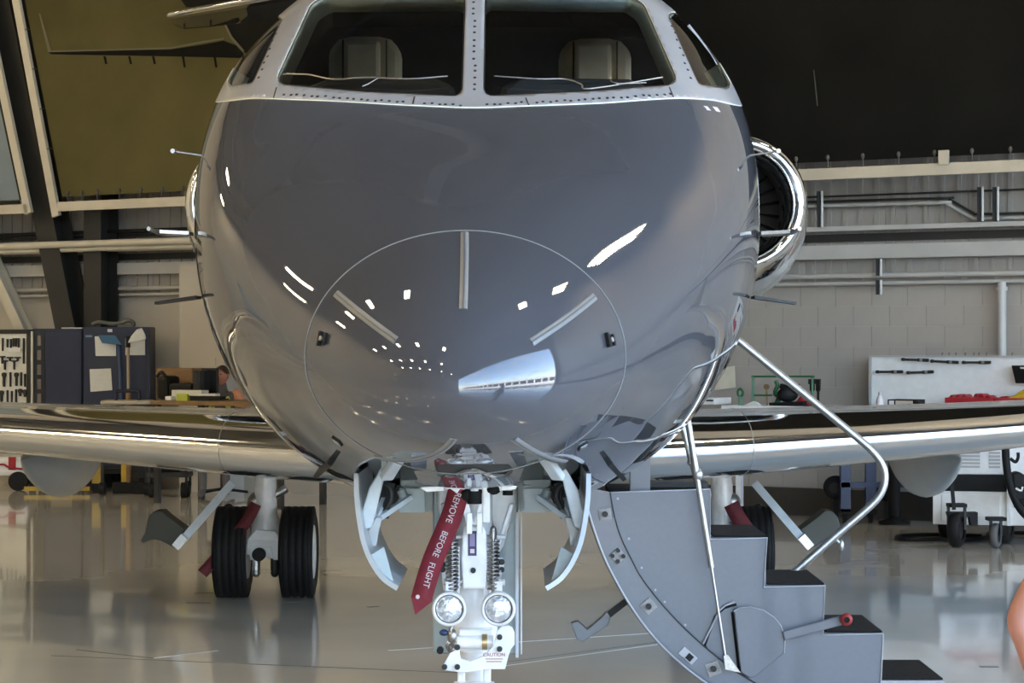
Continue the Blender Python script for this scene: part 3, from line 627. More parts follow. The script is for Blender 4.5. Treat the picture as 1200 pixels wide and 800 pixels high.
for sx in (-1, 1):
    st = [(sx*.6, 12.2, 1.215, 5.0, .092), (sx*1.2, 12.62, 1.222, 4.5, .094), (sx*2.0, 13.2, 1.245, 3.9, .098), (sx*3.1, 13.95, 1.285, 3.2, .102), (sx*4.2, 14.6, 1.35, 2.75, .10), (sx*7.0, 16.2, 1.55, 1.9, .10), (sx*9.3, 17.5, 1.72, 1.3, .09)]
    # finer stations for a smooth mirror
    stf = []
    ts = np.array([s_[0] for s_ in st])*sx
    fs_ = [pchip(ts, [s_[q] for s_ in st]) for q in range(1, 5)]
    for x in np.linspace(.6, 9.3, 40): stf.append((sx*x, *[float(f(np.array([x]))[0]) for f in fs_]))
    rings = wingloft(stf, 0); le, rest = splitfoil(rings, .13)
    wg = MB().loft(rest if sx > 0 else [list(reversed(r)) for r in rest], False, True, False).ob('wing', M_wing, jet)
    MB().loft(le if sx > 0 else [list(reversed(r)) for r in le], False, True, False).ob('polished_leading_edge', M_chrome, wg, label='mirror-polished leading edge of the wing')
    # winglet
    a = rings[-1]; up = []
    for i in range(9):
        t = i/8; cc = 1.3*(1-.62*t); x = sx*(9.3+.35*math.sin(t*1.2)); z = 1.72+1.15*t*t*.75+.32*t*.6; y = 17.5+.95*t
        up.append([Vector((x+sx*(-h*cc)*t, y+q*cc, z+h*cc*(1-t))) for q, h in foil(.09)])
    MB().loft(up if sx > 0 else [list(reversed(r)) for r in up], False, True, True).ob('winglet', M_wing, wg)
    # skin joint lines across the leading edge near the root
    def wline(x, name):
        j = min(range(len(stf)), key=lambda i: abs(abs(stf[i][0])-x)); MB().tube([p+Vector((0, -.0015, 0)) for p in rings[j][9:36]], .0025, 5, False).ob(name, M_fair, wg)
    wline(1.55, 'skin_joint')
    # flap track fairing hanging below the wing
    fr = []
    fx = sx*3.06
    for i in range(15):
        t = i/14; r = math.sin(PI*min(max(t, .003), .997))**.75; y = 15.0+3.0*t; fr.append([Vector((fx+.155*r*math.cos(a_), y, 1.06-.02*t+(.10 if math.sin(a_) > 0 else .33)*r*math.sin(a_))) for a_ in [2*PI*q/20 for q in range(20)]])
    MB().loft(fr if sx > 0 else [list(reversed(r)) for r in fr], True).ob('flap_fairing', M_fair, wg)
    # engine
    nx, nz_ = sx*1.92, 2.93; N = MB(); D0 = 18.3
    def nring(r, y, dz=0., n=40): return [Vector((nx+r*math.cos(2*PI*i/n), y, nz_+dz+r*math.sin(2*PI*i/n))) for i in range(n)]
    prof = [(.665, 20.6, -.11), (.67, 19.9, -.12), (.66, 19.4, -.11), (.635, 18.95, -.075), (.60, 18.65, -.035)]
    eng = MB().loft([nring(*q) for q in prof], False).loft([nring(.665, 20.6, -.11), nring(.60, 21.6, -.06), nring(.47, 22.4), nring(.40, 22.9)], True).ob('engine', M_wing, jet)
    lip = [(.60, 18.65, -.035), (.575, 18.45, -.012), (.555, 18.36, 0), (.53, 18.305, 0), (.495, 18.285, 0), (.46, 18.305, 0), (.43, 18.36, 0), (.405, 18.46, 0), (.39, 18.62, 0)]
    MB().loft([nring(*q) for q in lip], False).ob('intake_lip', M_chrome, eng, label='mirror-polished intake lip')
    MB().loft([nring(.39, 18.62), nring(.40, 18.9), nring(.435, 19.2)], False).ob('intake_duct', mat('intake_dark', (.06, .055, .05), .3, metal=.6), eng)
    mb = MB()
    for i in range(22):
        a_ = 2*PI*i/22; e = Vector((math.cos(a_), 0, math.sin(a_))); tt = Vector((-math.sin(a_), 0, math.cos(a_))); c0 = Vector((nx, 19.1, nz_))
        mb.add([c0+e*.12-tt*.02, c0+e*.43-tt*.05+Vector((0, -.02, 0)), c0+e*.43+tt*.05+Vector((0, .08, 0)), c0+e*.12+tt*.02+Vector((0, .08, 0))], [(0, 1, 2, 3)])
    mb.ob('fan', M_zinc, eng); MB().lathe([(.001, 0), (.05, .05), (.09, .12), (.13, .25)], (nx, 18.88, nz_), (0, 1, 0), 20).ob('spinner', M_steel, eng)
    MB().box((nx-.43, 19.21, nz_-.43), (nx+.43, 19.24, nz_+.43)).ob('fan_case', M_black, eng)
    MB().prism([(sx*1.1, 18.9, 2.85), (sx*1.4, 18.9, 2.87), (sx*1.4, 21.6, 2.87), (sx*1.0, 21.6, 2.85)], (0, 0, .2)).ob('pylon', M_paint, jet)
fin = []
for z, y0, c in ((3.6, 21.3, 4.3), (4.6, 22.6, 3.2), (5.75, 23.9, 2.5)): fin.append([Vector((h*c, y0+q*c, z)) for q, h in foil(.10)])
MB().loft(fin, True).ob('tail_fin', M_paint, jet)
for sx in (-1, 1):
    rr = []
    for x, y0, z, c in ((0., 23.5, 5.72, 2.4), (1.2, 23.95, 5.62, 2.1), (2.4, 24.3, 5.50, 1.7), (3.3, 24.6, 5.39, 1.35), (3.58, 24.72, 5.36, 1.2), (3.62, 24.85, 5.36, .9)): rr.append([Vector((sx*x, y0+q*c, z+h*c)) for q, h in foil(.085)])
    le, rest = splitfoil(rr, .13); tl = MB().loft(rest if sx > 0 else [list(reversed(r)) for r in rest], False, True, False).ob('tailplane', M_paint, jet); MB().loft(le if sx > 0 else [list(reversed(r)) for r in le], False, True, False).ob('tailplane_leading_edge', M_chrome, tl)
# belly fairing where the wing meets the body
bf = []
for i in range(21):
    t = i/20; y = 11.6+6.6*t; r = math.sin(PI*min(max(t, .004), .996))**.42; bf.append([Vector((1.16*r*math.copysign(abs(math.cos(a_))**.8, math.cos(a_)), y, 1.24+(.34 if math.sin(a_) > 0 else .33)*r*math.sin(a_))) for a_ in [2*PI*q/36 for q in range(36)]])
MB().loft(bf, True).ob('belly_fairing', M_fair, jet)

# ------------------------------------------------------------------ nose gear
DG = 9.0
def N_(px, py, dd=0.): return at(px, py, DG+dd)
def plate(pts, D, th, y=None): return MB().prism([at(x, y_, D) for x, y_ in pts], (0, th, 0))
def disc(mb, px, py, D, r, th, n=20, dd=0.): c = at(px, py, D); mb.cyl(c, c+Vector((0, -th, 0)), r, n=n)
gear = MB()
gx = N_(556, 600).x
gear.lathe([(.085, .60), (.092, .66), (.085, .72), (.09, .80), (.085, .95), (.07, 1.08), (.065, 1.55)], (gx, DG+.09, 0), (0, 0, 1), 28, True)
gear.lathe([(.06, .22), (.06, .62)], (gx, DG+.09, 0), (0, 0, 1), 20, True)
ng = gear.ob('nose_gear', M_gwhite, jet)
# rear fairing panel behind the leg
plate([(507, 570), (607, 570), (607, 766), (507, 766)], DG+.28, .02).ob('fairing_panel', M_bayg, ng, bevel=.006)
MB().bar(at(606, 600, DG+.26), at(606, 770, DG+.26), .012, .02).bar(at(611, 598, DG+.26), at(611, 766, DG+.26), .006, .02).ob('panel_edge', M_doorp, ng)
plate([(512, 572), (604, 572), (604, 590), (590, 640), (578, 660), (536, 660), (522, 640), (512, 590)], DG+.2, .03).ob('trunnion_plate', M_gwhite, ng, bevel=.01)
for pts in ([(603, 590), (597, 590), (578, 650), (584, 650)], [(516, 590), (522, 590), (536, 650), (530, 650)]): plate(pts, DG+.05, .05).ob('side_brace', M_gwhite, ng, bevel=.006)
# upper linkage cluster
mb = MB(); mb.cyl(N_(514, 571, -.13), N_(600, 571, -.13), .012, n=10); mb.cyl(N_(525, 560, -0.080), N_(592, 560, -0.080), .02, n=12); mb.cyl(N_(545, 548, -0.080), N_(545, 575, -0.080), .022, n=12); mb.cyl(N_(565, 552, -0.100), N_(570, 575, -0.100), .02, n=12)
mb.bar(N_(532, 575, -.13), N_(548, 552, -.13), .03, .03).bar(N_(590, 572, -.13), N_(566, 553, -.13), .03, .03).ell(N_(555, 556, -.13), (.07, .06, .035), 14, 8).ell(N_(523, 565, -.13), (.025, .03, .03), 10, 6).ell(N_(594, 566, -.13), (.03, .03, .02), 10, 6)
mb.cyl(N_(556, 575, -0.160), N_(556, 547, -0.160), .016, n=10)
mb.ob('upper_linkage', M_gwhite, ng, bevel=.0)
plate([(492, 571), (520, 569), (520, 575), (500, 576)], DG-.15, .03).ob('linkage_tab', M_zinc, ng); plate([(588, 569), (606, 569), (604, 573), (588, 574)], DG-.15, .03).ob('linkage_tab', M_zinc, ng)
for p_, r_ in (((578, 573), (.03, .03, .022)), ((547, 580), (.03, .02, .03))): MB().ell(N_(*p_, -.13), r_, 10, 6).ob('linkage_bolt', M_rubber, ng)
MB().cyl(N_(556, 573, -.13), N_(556, 590, -.13), .03, n=12).ob('linkage_boot', M_rubber, ng); MB().cyl(N_(595, 574, -.05), N_(595, 580, -.05), .02, n=12).ob('linkage_bolt', M_rubber, ng)
mb = MB(); mb.bar(N_(542, 578, -.13), N_(551, 615, -.13), .012, .03).bar(N_(568, 578, -.13), N_(559, 615, -.13), .012, .03).bar(N_(550, 600, -.13), N_(550, 625, -.13), .022, .04).bar(N_(562, 600, -.13), N_(562, 625, -.13), .022, .04).bar(N_(570, 570, -.13), N_(570, 612, -.13), .03, .03); mb.ob('fork_link', M_gwhite, ng, bevel=.004)
# centre bracket with its purple label
plate([(544, 616), (566, 616), (570, 622), (572, 655), (570, 690), (542, 690), (540, 655), (542, 622)], DG-.075, .05).ob('centre_bracket', M_gwhite, ng, bevel=.008)
plate([(548.5, 622), (558.5, 622), (558.5, 651), (548.5, 651)], DG-.08, .004).ob('label_plate', mat('label_purple', (.045, .03, .11), .45), ng); plate([(550.5, 625), (556.5, 625), (556.5, 640), (550.5, 640)], DG-.081, .002).ob('label_print', mat('label_lilac', (.25, .21, .36), .5), ng); plate([(551, 643), (556, 643), (556, 648), (551, 648)], DG-.081, .002).ob('label_print', M_ltr, ng)
mb = MB(); disc(mb, 554.5, 668, DG-.075, .011, .012, 10); mb.ob('bracket_bolt', M_steel, ng)
mb = MB().cyl(N_(522, 629, -.02), N_(592, 629, -.02), .009, n=8).cyl(N_(520, 682, -.03), N_(592, 682, -.03), .014, n=10).bar(N_(536, 640, -.03), N_(536, 700, -.03), .02, .05).bar(N_(570, 640, -.03), N_(570, 700, -.03), .02, .05); mb.ob('cross_tube', M_gwhite, ng)
plate([(517, 655), (524, 650), (526, 690), (520, 694), (518, 680)], DG-.02, .03).ob('spring_bracket', M_gwhite, ng, bevel=.004); plate([(583, 650), (590, 655), (591, 662), (586, 680), (588, 694), (580, 690)], DG-.02, .03).ob('spring_bracket', M_gwhite, ng, bevel=.004)
for x in (530, 578):
    c0 = N_(x, 692, -.07); c1 = N_(x, 634, -.07); n = 208; pts = [c0.lerp(c1, i/n)+Vector((math.cos(2*PI*13*i/n), math.sin(2*PI*13*i/n), 0))*.021 for i in range(n+1)]
    MB().tube(pts, .0048, 6).ob('spring', M_spring, ng); MB().cyl(c0+Vector((0, 0, -.04)), c1+Vector((0, 0, .03)), .008, n=8).cyl(c1+Vector((0, 0, .01)), c1+Vector((0, 0, .04)), .014, n=8).ell(c1+Vector((0, 0, .045)), (.013, .013, .016), 10, 6).cyl(c0-Vector((0, 0, .015)), c0-Vector((0, 0, .045)), .014, n=8).ell(c0-Vector((0, 0, .06)), (.018, .012, .014), 10, 6).ob('spring_rod', M_spring, ng)
for x in (519, 588):
    mb = MB(); disc(mb, x, 661 if x < 550 else 658, DG-.02, .012, .014, 10); disc(mb, x, 667, DG-.02, .011, .014, 10); mb.ob('bracket_bolts', M_steel, ng)
# taxi lamps
for x in (526.5, 584):
    c = N_(x, 713, -.13); R_ = .067
    MB().lathe([(.03, .09), (.058, .06), (R_, .02), (R_, -.01), (R_-.004, -.018), (R_-.012, -.018), (R_-.013, -.004)], c, (0, 1, 0), 32).ob('taxi_lamp', M_white, ng)
    MB().lathe([(R_-.0125, -.004), (.04, -.013), (.02, -.016), (.001, -.017)], c, (0, 1, 0), 32).ob('lamp_glass', M_lens, ng); MB().tube([c+Vector(((R_-.0125)*math.cos(2*PI*i/40), -.006, (R_-.0125)*math.sin(2*PI*i/40))) for i in range(41)], .003, 6, False).ob('lamp_rim', M_steel, ng)
    MB().bar(c+Vector((0, .05, .03)), c+Vector((0, .05, .10)), .03, .02).bar(c+Vector((0, .05, .1)), c+Vector((.0, .1, .13)), .02, .02).ob('lamp_bracket', M_gwhite, ng)
# steering collar with the caution plate
plate([(600, 735), (603, 741), (603, 755), (599, 760), (596, 768), (592, 784), (571, 784), (545, 788), (519, 785), (520, 778), (527, 765), (533, 762), (537, 755), (540, 772), (551, 775), (567, 768), (578, 757), (582, 740), (588, 734), (596, 733)], DG-.12, .02).ob('steering_plate', M_white, ng, bevel=.003)
cm_ = frame(at(579, 767, DG-.1215), (1, 0, 0), (0, 0, 1)); M_cr = mat('caution_red', (.32, .03, .03), .5)
text('caution_text', 'CAUTION', .019, cm_, M_cr, ng); [plate([(x_, y_), (589-(y_-772)*.4, y_), (589-(y_-772)*.4, y_+.9), (x_, y_+.9)], DG-.1212, .001).ob('caution_print', M_cr, ng) for x_, y_ in ((569, 771.5), (570, 774.5))]
for x, y in ((521, 781), (536, 781), (585.5, 746), (585.5, 760), (536, 758)): mb = MB(); disc(mb, x, y, DG-.12, .011, .012, 10); mb.ob('plate_bolt', M_steel, ng)
MB().cyl(N_(536, 752, -.06), N_(578, 752, -.06), .026, n=14).box((gx-.06, DG-.06, .62), (gx+.07, DG+.05, .70)).ob('steering_actuator', M_gwhite, ng, bevel=.005); MB().cyl(N_(565, 752, -.06), N_(571, 752, -.06), .031, n=16).ob('actuator_band', mat('brass_band', (.45, .33, .16), .35, metal=.7), ng)
mb = MB().tube(smooth_path([N_(534, 728, -.1), N_(528, 738, -.11), N_(532, 748, -.1), N_(524, 756, -.1), N_(530, 768, -.08)]), .007, 6).ell(N_(530, 745, -.1), (.02, .02, .03), 10, 6).ell(N_(531, 760, -.1), (.018, .02, .02), 10, 6); mb.ob('harness', M_spring, ng)
MB().ell(N_(520, 741, -.1), (.018, .015, .013), 12, 8).ob('harness_plug', mat('plug_blue', (.01, .03, .10), .4), ng); mb = MB(); disc(mb, 516, 761, DG-.08, .014, .03, 10); mb.ob('harness_clamp', M_rubber, ng)
MB().bar((gx-.05, DG-.02, .56), (gx-.05, DG-.12, .30), .03, .05).bar((gx+.05, DG-.02, .56), (gx+.05, DG-.12, .30), .03, .05).box((gx-.08, DG-.14, .42), (gx+.08, DG-.06, .50)).ob('torque_link', M_gwhite, ng, bevel=.006)
MB().cyl((gx-.25, DG+.09, .215), (gx+.25, DG+.09, .215), .03, n=14).ob('axle', M_zinc, ng)
def wheel(cx_, cy, cz, R_, w, par, rims):
    p = [(R_*.58, -w/2*.86), (R_*.80, -w/2), (R_*.93, -w/2*.9), (R_*.985, -w/2*.66)]
    for g in (-.5, -.25, 0, .25, .5): p += [(R_, w*(g*.8-.045)), (R_*.985, w*(g*.8-.028)), (R_*.985, w*(g*.8+.028)), (R_, w*(g*.8+.045))]
    p += [(R_*.985, w/2*.66), (R_*.93, w/2*.9), (R_*.80, w/2), (R_*.58, w/2*.86)]
    MB().lathe(p, (cx_, cy, cz), (1, 0, 0), 48).ob('tyre', M_rubber, par)
    for s in (-1, 1):
        MB().lathe([(R_*.60, s*w/2*.80), (R_*.585, s*w/2*.9), (R_*.5, s*w/2*.72), (R_*.2, s*w/2*.62), (R_*.17, s*w/2*.85), (.001, s*w/2*.85)], (cx_, cy, cz), (1, 0, 0), 36).ob('rim', rims, par)
for sx in (-1, 1): wheel(gx+sx*.16, DG+.09, .215, .215, .15, ng, M_gwhite)

# nose gear doors: two curved clamshells hanging open
def gdoor(sx):
    prof = [(413, 556), (414, 585), (418, 615), (424, 640), (434, 662), (448, 680), (465, 691)]
    pts = [(at(x, y, 8.55)) for x, y in prof]
    if sx > 0: pts = [Vector((2*gx-p.x-.0, p.y, p.z)) for p in pts]
    Ps = smooth_path(pts, 5); n = len(Ps); outer, inner = [], []
    for i, p in enumerate(Ps):
        t = (Ps[min(i+1, n-1)]-Ps[max(i-1, 0)]).normalized(); nn = Vector((t.z, 0, -t.x)); 
        if nn.x*sx > 0: nn = -nn
        outer.append(p); inner.append(p+nn*.018)
    mb = MB(); rings = []
    for i in range(n):
        q = i/(n-1); y0 = 8.62-.10*q; y1 = 9.45-.25*q*q
        o, a = outer[i], inner[i]; rings.append([Vector((o.x, y0, o.z)), Vector((o.x, y1, o.z)), Vector((a.x, y1, a.z)), Vector((a.x, y0, a.z))])
    if sx > 0: rings = [list(reversed(r)) for r in rings]
    mb.loft(rings, True, False); d = mb.ob('nose_gear_door', M_doorp, jet)
    m = lambda x, y, D: (lambda p: Vector((2*gx-p.x, p.y, p.z)) if sx > 0 else p)(at(x, y, D))
    MB().prism([m(432, 572, 8.72), m(446, 548, 8.72), m(452, 552, 8.72), m(436, 618, 8.72), m(427, 620, 8.72), m(424, 600, 8.72)], (0, .03, 0)).ob('hinge_arm', M_link, d, bevel=.006)
    MB().prism([m(436, 640, 8.80), m(431, 622, 8.80), m(440, 606, 8.80), m(448, 606, 8.80), m(444, 622, 8.80), m(441, 640, 8.80)], (0, .03, 0)).ob('hinge_rib', M_doorp, d, bevel=.004)
    MB().bar(m(441, 609, 8.82), m(481, 582, 9.0), .02, .02).bar(m(441, 605, 8.82), m(450, 585, 8.9), .018, .02).ob('push_rod', M_link, d)
    MB().bar(m(448, 606, 9.0), m(456, 565, 9.0), .05, .03).bar(m(456, 595, 9.1), m(470, 570, 9.1), .05, .03).ob('hinge_bracket', M_steel, d); MB().tube(smooth_path([m(448, 566, 8.86), m(456, 572, 8.86), m(458, 584, 8.86), m(452, 596, 8.86)]), .012, 8).tube(smooth_path([m(444, 566, 8.87), m(452, 573, 8.87), m(454, 584, 8.87), m(448, 594, 8.87)]), .008, 8).ob('door_hose', M_steel, d)
    MB().bar(m(452, 560, 8.6), m(468, 535, 8.52), .05, .03).ob('hinge_root', M_link, d, bevel=.006)
    # inner skin pad at the foot of the door
    MB().prism([m(430, 652, 8.585), m(450, 640, 8.60), m(462, 684, 8.585), m(446, 676, 8.58)], (0, .012, 0)).ob('door_pad', M_bayg, d, bevel=.003)
    # structure behind: bay side frames
    MB().bar(m(483, 572, 9.05), m(483, 600, 9.05), .10, .03).bar(m(496, 568, 9.1), m(496, 600, 9.1), .03, .03).tube([m(470, 574, 9.0), m(476, 590, 9.0)], .018, 8).bar(m(470, 580, 9.15), m(500, 580, 9.15), .03, .12).ob('bay_frame', M_bayg, d)
gdoor(-1); gdoor(1)
# red streamer tied to the gear
def streamer(pts, w, D, m, label, txt, loc, sub):
    t = thing('warning_streamer', label, 'streamer', loc); P_ = smooth_path([at(x, y, D-dd) for x, y, dd in pts], 6); a, b = [], []
    for i, p in enumerate(P_):
        d = (P_[min(i+1, len(P_)-1)]-P_[max(i-1, 0)]).normalized(); s = d.cross(Vector((0, -1, 0))).normalized()
        ww = w/2; a.append(p-s*ww); b.append(p+s*ww)
    MB().loft([[x, y, y+Vector((0, .003, 0)), x+Vector((0, .003, 0))] for x, y in zip(a, b)], True, True).ob('ribbon', m, t)
    return t, P_, a, b
st, P_, ra, rb = streamer([(538, 572, .14), (529, 605, .145), (508, 655, .15), (497, 690, .155), (494, 702, .155)], .082, DG, M_red, 'red warning streamer hanging from the nose gear leg', '', N_(538, 572, -.14), 0)
MB().prism([ra[-1], rb[-1], at(486.5, 720, DG-.155)], (0, .003, 0)).ob('ribbon_tip', M_red, st); c = at(489.5, 699, DG-.158); MB().cyl(c, c+Vector((0, -.004, 0)), .008, n=12).ob('grommet', M_ltr, st)
for wd, p, q, sz in (('REMOVE', (537.5, 576), (525, 613), .0355), ('BEFORE', (522, 622), (509.5, 652), .034), ('FLIGHT', (506.5, 660), (499, 687), .034)):
    a = at(*p, DG-.1475); b = at(*q, DG-.158); x = (b-a).normalized(); n = Vector((0, -1, 0)); y = n.cross(x)
    text('lettering', wd, sz, frame((a+b)/2+Vector((0, -.004, 0)), x, y), M_ltr, st, sx=.9)

# ------------------------------------------------------------------ main gear
DM = 16.5
def maingear(sx):
    gxm = sx*1.634; m = lambda x, y, D=DM: (lambda p: Vector((-p.x, p.y, p.z)) if sx > 0 else p)(at(x, y, D))
    leg = MB().lathe([(.10, .40), (.105, .52), (.085, .60), (.078, .80), (.07, .86), (.085, .88), (.085, .90), (.075, .92), (.075, 1.15)], (gxm, DM, 0), (0, 0, 1), 20, True)
    leg.prism([m(289, 650, DM-.12), m(290, 632, DM-.12), m(300, 620, DM-.12), m(322, 622, DM-.12), m(328, 630, DM-.12), m(328, 656, DM-.12)], (0, .25, 0))
    g = leg.ob('main_gear', M_gwhite, jet, bevel=.008)
    mb = MB().prism([m(293, 656, DM-.14), m(292, 638, DM-.14), m(298, 632, DM-.14), m(326, 634, DM-.14), m(328, 656, DM-.14), m(320, 656, DM-.14), m(318, 641, DM-.14), m(300, 640, DM-.14), m(298, 656, DM-.14)], (0, .05, 0)); mb.ob('trailing_arm', M_white, g, bevel=.004)
    c = m(304, 649, DM-.14); MB().cyl(c, c+Vector((0, -.06, 0)), .047, n=20).ob('hub_cap', M_black, g)
    MB().prism([m(328, 632, DM-.1), m(337, 640, DM-.1), m(336, 644, DM-.1), m(328, 645, DM-.1)], (0, .04, 0)).ob('side_lug', M_white, g, bevel=.004)
    for x, y in ((300, 668), (322, 668)): p = m(x, y, DM-.08); MB().cyl(p+Vector((0, 0, .09)), p, .03, n=12).ell(p-Vector((0, 0, .02)), (.03, .03, .03), 10, 6).ob('brake_unit', M_zinc if x < 310 else M_steel, g)
    # upper braces into the wing
    MB().cyl(m(302, 592), m(336, 572), .03, n=12).cyl(m(296, 590), m(320, 572), .025, n=12).ell(m(300, 588), (.07, .06, .07), 12, 8).ob('upper_brace', M_zinc, g)
    MB().tube(smooth_path([m(272, 593), m(285, 598), m(300, 590)]), .008, 6).ell(m(268, 593), (.03, .03, .02), 8, 6).ob('brake_hose', M_steel, g)
    for px in (273, 350): c = m(px, 646); wheel(c.x, DM, .326, .326, .245, g, M_gwhite)
    # gear door on its rod
    dr = MB().prism([m(164, 634, DM-.25), m(170, 624, DM-.25), m(174, 606, DM-.25), m(180, 599, DM-.25), m(189, 598, DM-.25), m(198, 606, DM-.25), m(217, 620, DM-.25), m(210, 638, DM-.25), m(204, 642, DM-.25), m(190, 634, DM-.25), m(178, 632, DM-.25), m(168, 637, DM-.25)], (0, .22, 0)).ob('main_gear_door', mat('door_inner', (.05, .05, .036), .55), g, bevel=.006)
    return g, m
for sx in (-1, 1):
    g, m = maingear(sx)
    MB().bar(m(208, 640, DM-.27), m(272, 566, DM-.1), .055, .05, (0, 1, 0)).ob('door_rod', M_link, g); MB().bar(m(206, 641, DM-.28), m(217, 628, DM-.28), .06, .06, (0, 1, 0)).ob('door_hinge', M_zinc, g)
    pts = [(300, 590, .25), (288, 612, .26), (265, 640, .27), (252, 655, .3), (237, 672, .32)]
    if sx > 0: pts = [(VX*2-CX*0-x+ (-2*CX*F/DM), y, d_) for x, y, d_ in pts]; pts = pts[:3]
    streamer(pts, .08 if sx < 0 else .11, DM, M_redd, 'dark red streamer trailing across the wheel of the main gear left of the stairs' if sx < 0 else 'dark red streamer on the main gear half hidden behind the stairs', '', m(300, 590), 0)

# ------------------------------------------------------------------ airstair door
DA, DB = 10.8, 11.5
def A_(pts, D=DA): return [at(x, y, D) for x, y in pts]
arc_o = [(684, 570), (690, 597), (697, 620), (706, 645), (716, 667), (738, 706), (767, 745), (800, 777), (835, 803), (875, 826), (910, 838)]
arc_i = [(715, 577), (720, 604), (728, 630), (740, 655), (754, 680), (784, 717), (823, 755), (865, 788), (905, 810), (935, 820)]
so = [at(x, y, DA-.03) for x, y in arc_o]; si = [at(x, y, DA-.03) for x, y in arc_i]
so = smooth_path(so, 4); si = smooth_path(si, 4)
side = [(715, 577), (832, 573), (832, 632), (899, 630), (895, 688), (967, 686), (964, 744), (1035, 742), (1031, 822), (935, 820)]
inner = list(reversed(arc_i[1:-1]))
air = MB().prism(A_(side+inner), (0, .03, 0)).ob('airstair', M_stairp, jet, 'grey fold-down stair with black treads and curved outer skin')
MB().prism(A_(side+inner, DB-.03), (0, .03, 0)).ob('side_panel', M_stairp, air)
# pale edge line round the stepped side
eg = A_([(716, 577), (832, 573), (832, 632), (899, 630), (895, 688), (967, 686), (964, 744), (1035, 742), (1031, 822)], DA-.002)
MB().tube(eg, .004, 5).ob('edge_trim', M_trim, air)
# curved skin with its rim
mb = MB(); n = min(len(so), len(si))
mb.prism(so+list(reversed(si)), (0, .05, 0)).ob('rim_panel', M_stairrim, air)
sk = []
for i, p in enumerate(so):
    t = (so[min(i+1, len(so)-1)]-so[max(i-1, 0)]).normalized(); nn = Vector((t.z, 0, -t.x)); nn = nn if nn.x < 0 or nn.z < 0 else -nn; nn = -nn if nn.dot(Vector((-1, 0, -.6))) < 0 else nn
    o = p+nn*.012; sk.append([Vector((p.x, DA-.05, p.z)), Vector((o.x, DA-.05, o.z)), Vector((o.x, DB+.1, o.z)), Vector((p.x, DB+.1, p.z))])
MB().loft(sk, True, True).ob('outer_skin', M_paint, air)
MB().tube([p+Vector((-.004, -.055, 0)) for p in so], .006, 6).ob('skin_edge', M_trim, air)
MB().tube([p+Vector((0, -.004, 0)) for p in si], .003, 5).ob('rim_joint', M_dark, air)
# treads and risers
steps = [((832, 632), (899, 630)), ((895, 688), (967, 686)), ((964, 744), (1035, 742))]
for (x0, y0), (x1, y1) in steps:
    a = at(x0, y0, DA); b = at(x1, y1, DA)
    MB().box((a.x, DA+.03, b.z-.03), (b.x, DB-.03, b.z-.001)).ob('step', M_stairp, air)
    MB().box((a.x+.02, DA+.03, b.z), (b.x, DB-.03, b.z+.010)).ob('tread_mat', M_mat, air, bevel=.003)
xs = [832, 899, 967, 1035]; ys = [573, 631, 687, 743, 822]
for i in range(4):
    p = at(xs[i], ys[i], DA); q = at(xs[i], ys[i+1], DA); MB().box((p.x-.02, DA+.03, q.z), (p.x-.002, DB-.03, p.z-.002)).ob('riser', M_stairp, air)
a = at(1030, 797, DA+.02); b = at(1107, 797, DA+.02); MB().box((a.x-.03, DA+.02, a.z-.05), (b.x, DB-.03, a.z)).box((a.x-.03, DA+.05, 0.0), (a.x+.05, DB-.06, a.z-.05)).ob('lower_step', M_trim, air, bevel=.004); MB().box((a.x-.03, DA+.03, a.z), (b.x-.006, DB-.035, a.z+.010)).ob('tread_mat', M_mat, air, bevel=.003)
a = at(715, 577, DA); b = at(832, 573, DA); MB().box((a.x, DA+.03, a.z-.02), (b.x, DB-.03, a.z+.002)).ob('top_landing', M_mat, air)
# pads and latches on the rim
def pad(x, y, s_, rot, dots):
    c = at(x, y, DA-.031); M_ = frame(c, (math.cos(rot), 0, math.sin(rot)), (-math.sin(rot), 0, math.cos(rot)))
    p = MB(M_).cbox((0, 0, .002), (s_, s_, .008)).ob('latch_pad', mat('pad_grey', (.30, .28, .26), .5, var=.15, scale=60), air, bevel=.003)
    q = MB(M_)
    for dx, dy, r in dots: q.cyl((dx, dy, .004), (dx, dy, .022), r, n=10)
    q.ob('latch_pin', M_steel, air)
pad(709, 602, .058, .15, [(0, 0, .014)]); pad(724, 651, .06, .75, [(-.018, -.018, .01), (.018, -.018, .01), (-.018, .018, .01), (.018, .018, .01)]); pad(760, 710, .062, .7, [(0, 0, .014)]); pad(836, 783, .066, .35, [(0, 0, .014)])
MB(frame(at(806, 768, DA-.031), (.75, 0, -.66), (.66, 0, .75))).cbox((0, 0, .003), (.085, .045, .008)).ob('latch_plate', M_trim, air, bevel=.003); MB(frame(at(806, 768, DA-.031), (.75, 0, -.66), (.66, 0, .75))).cbox((.01, 0, .008), (.03, .03, .008)).ob('latch_slot', M_black, air)
mb = MB()
for x, y in ((721, 585), (734, 632), (749, 666), (765, 692), (776, 706), (800, 733)): disc(mb, x+3, y-1, DA, .006, .004, 8)
mb.ob('side_screws', M_trim, air)
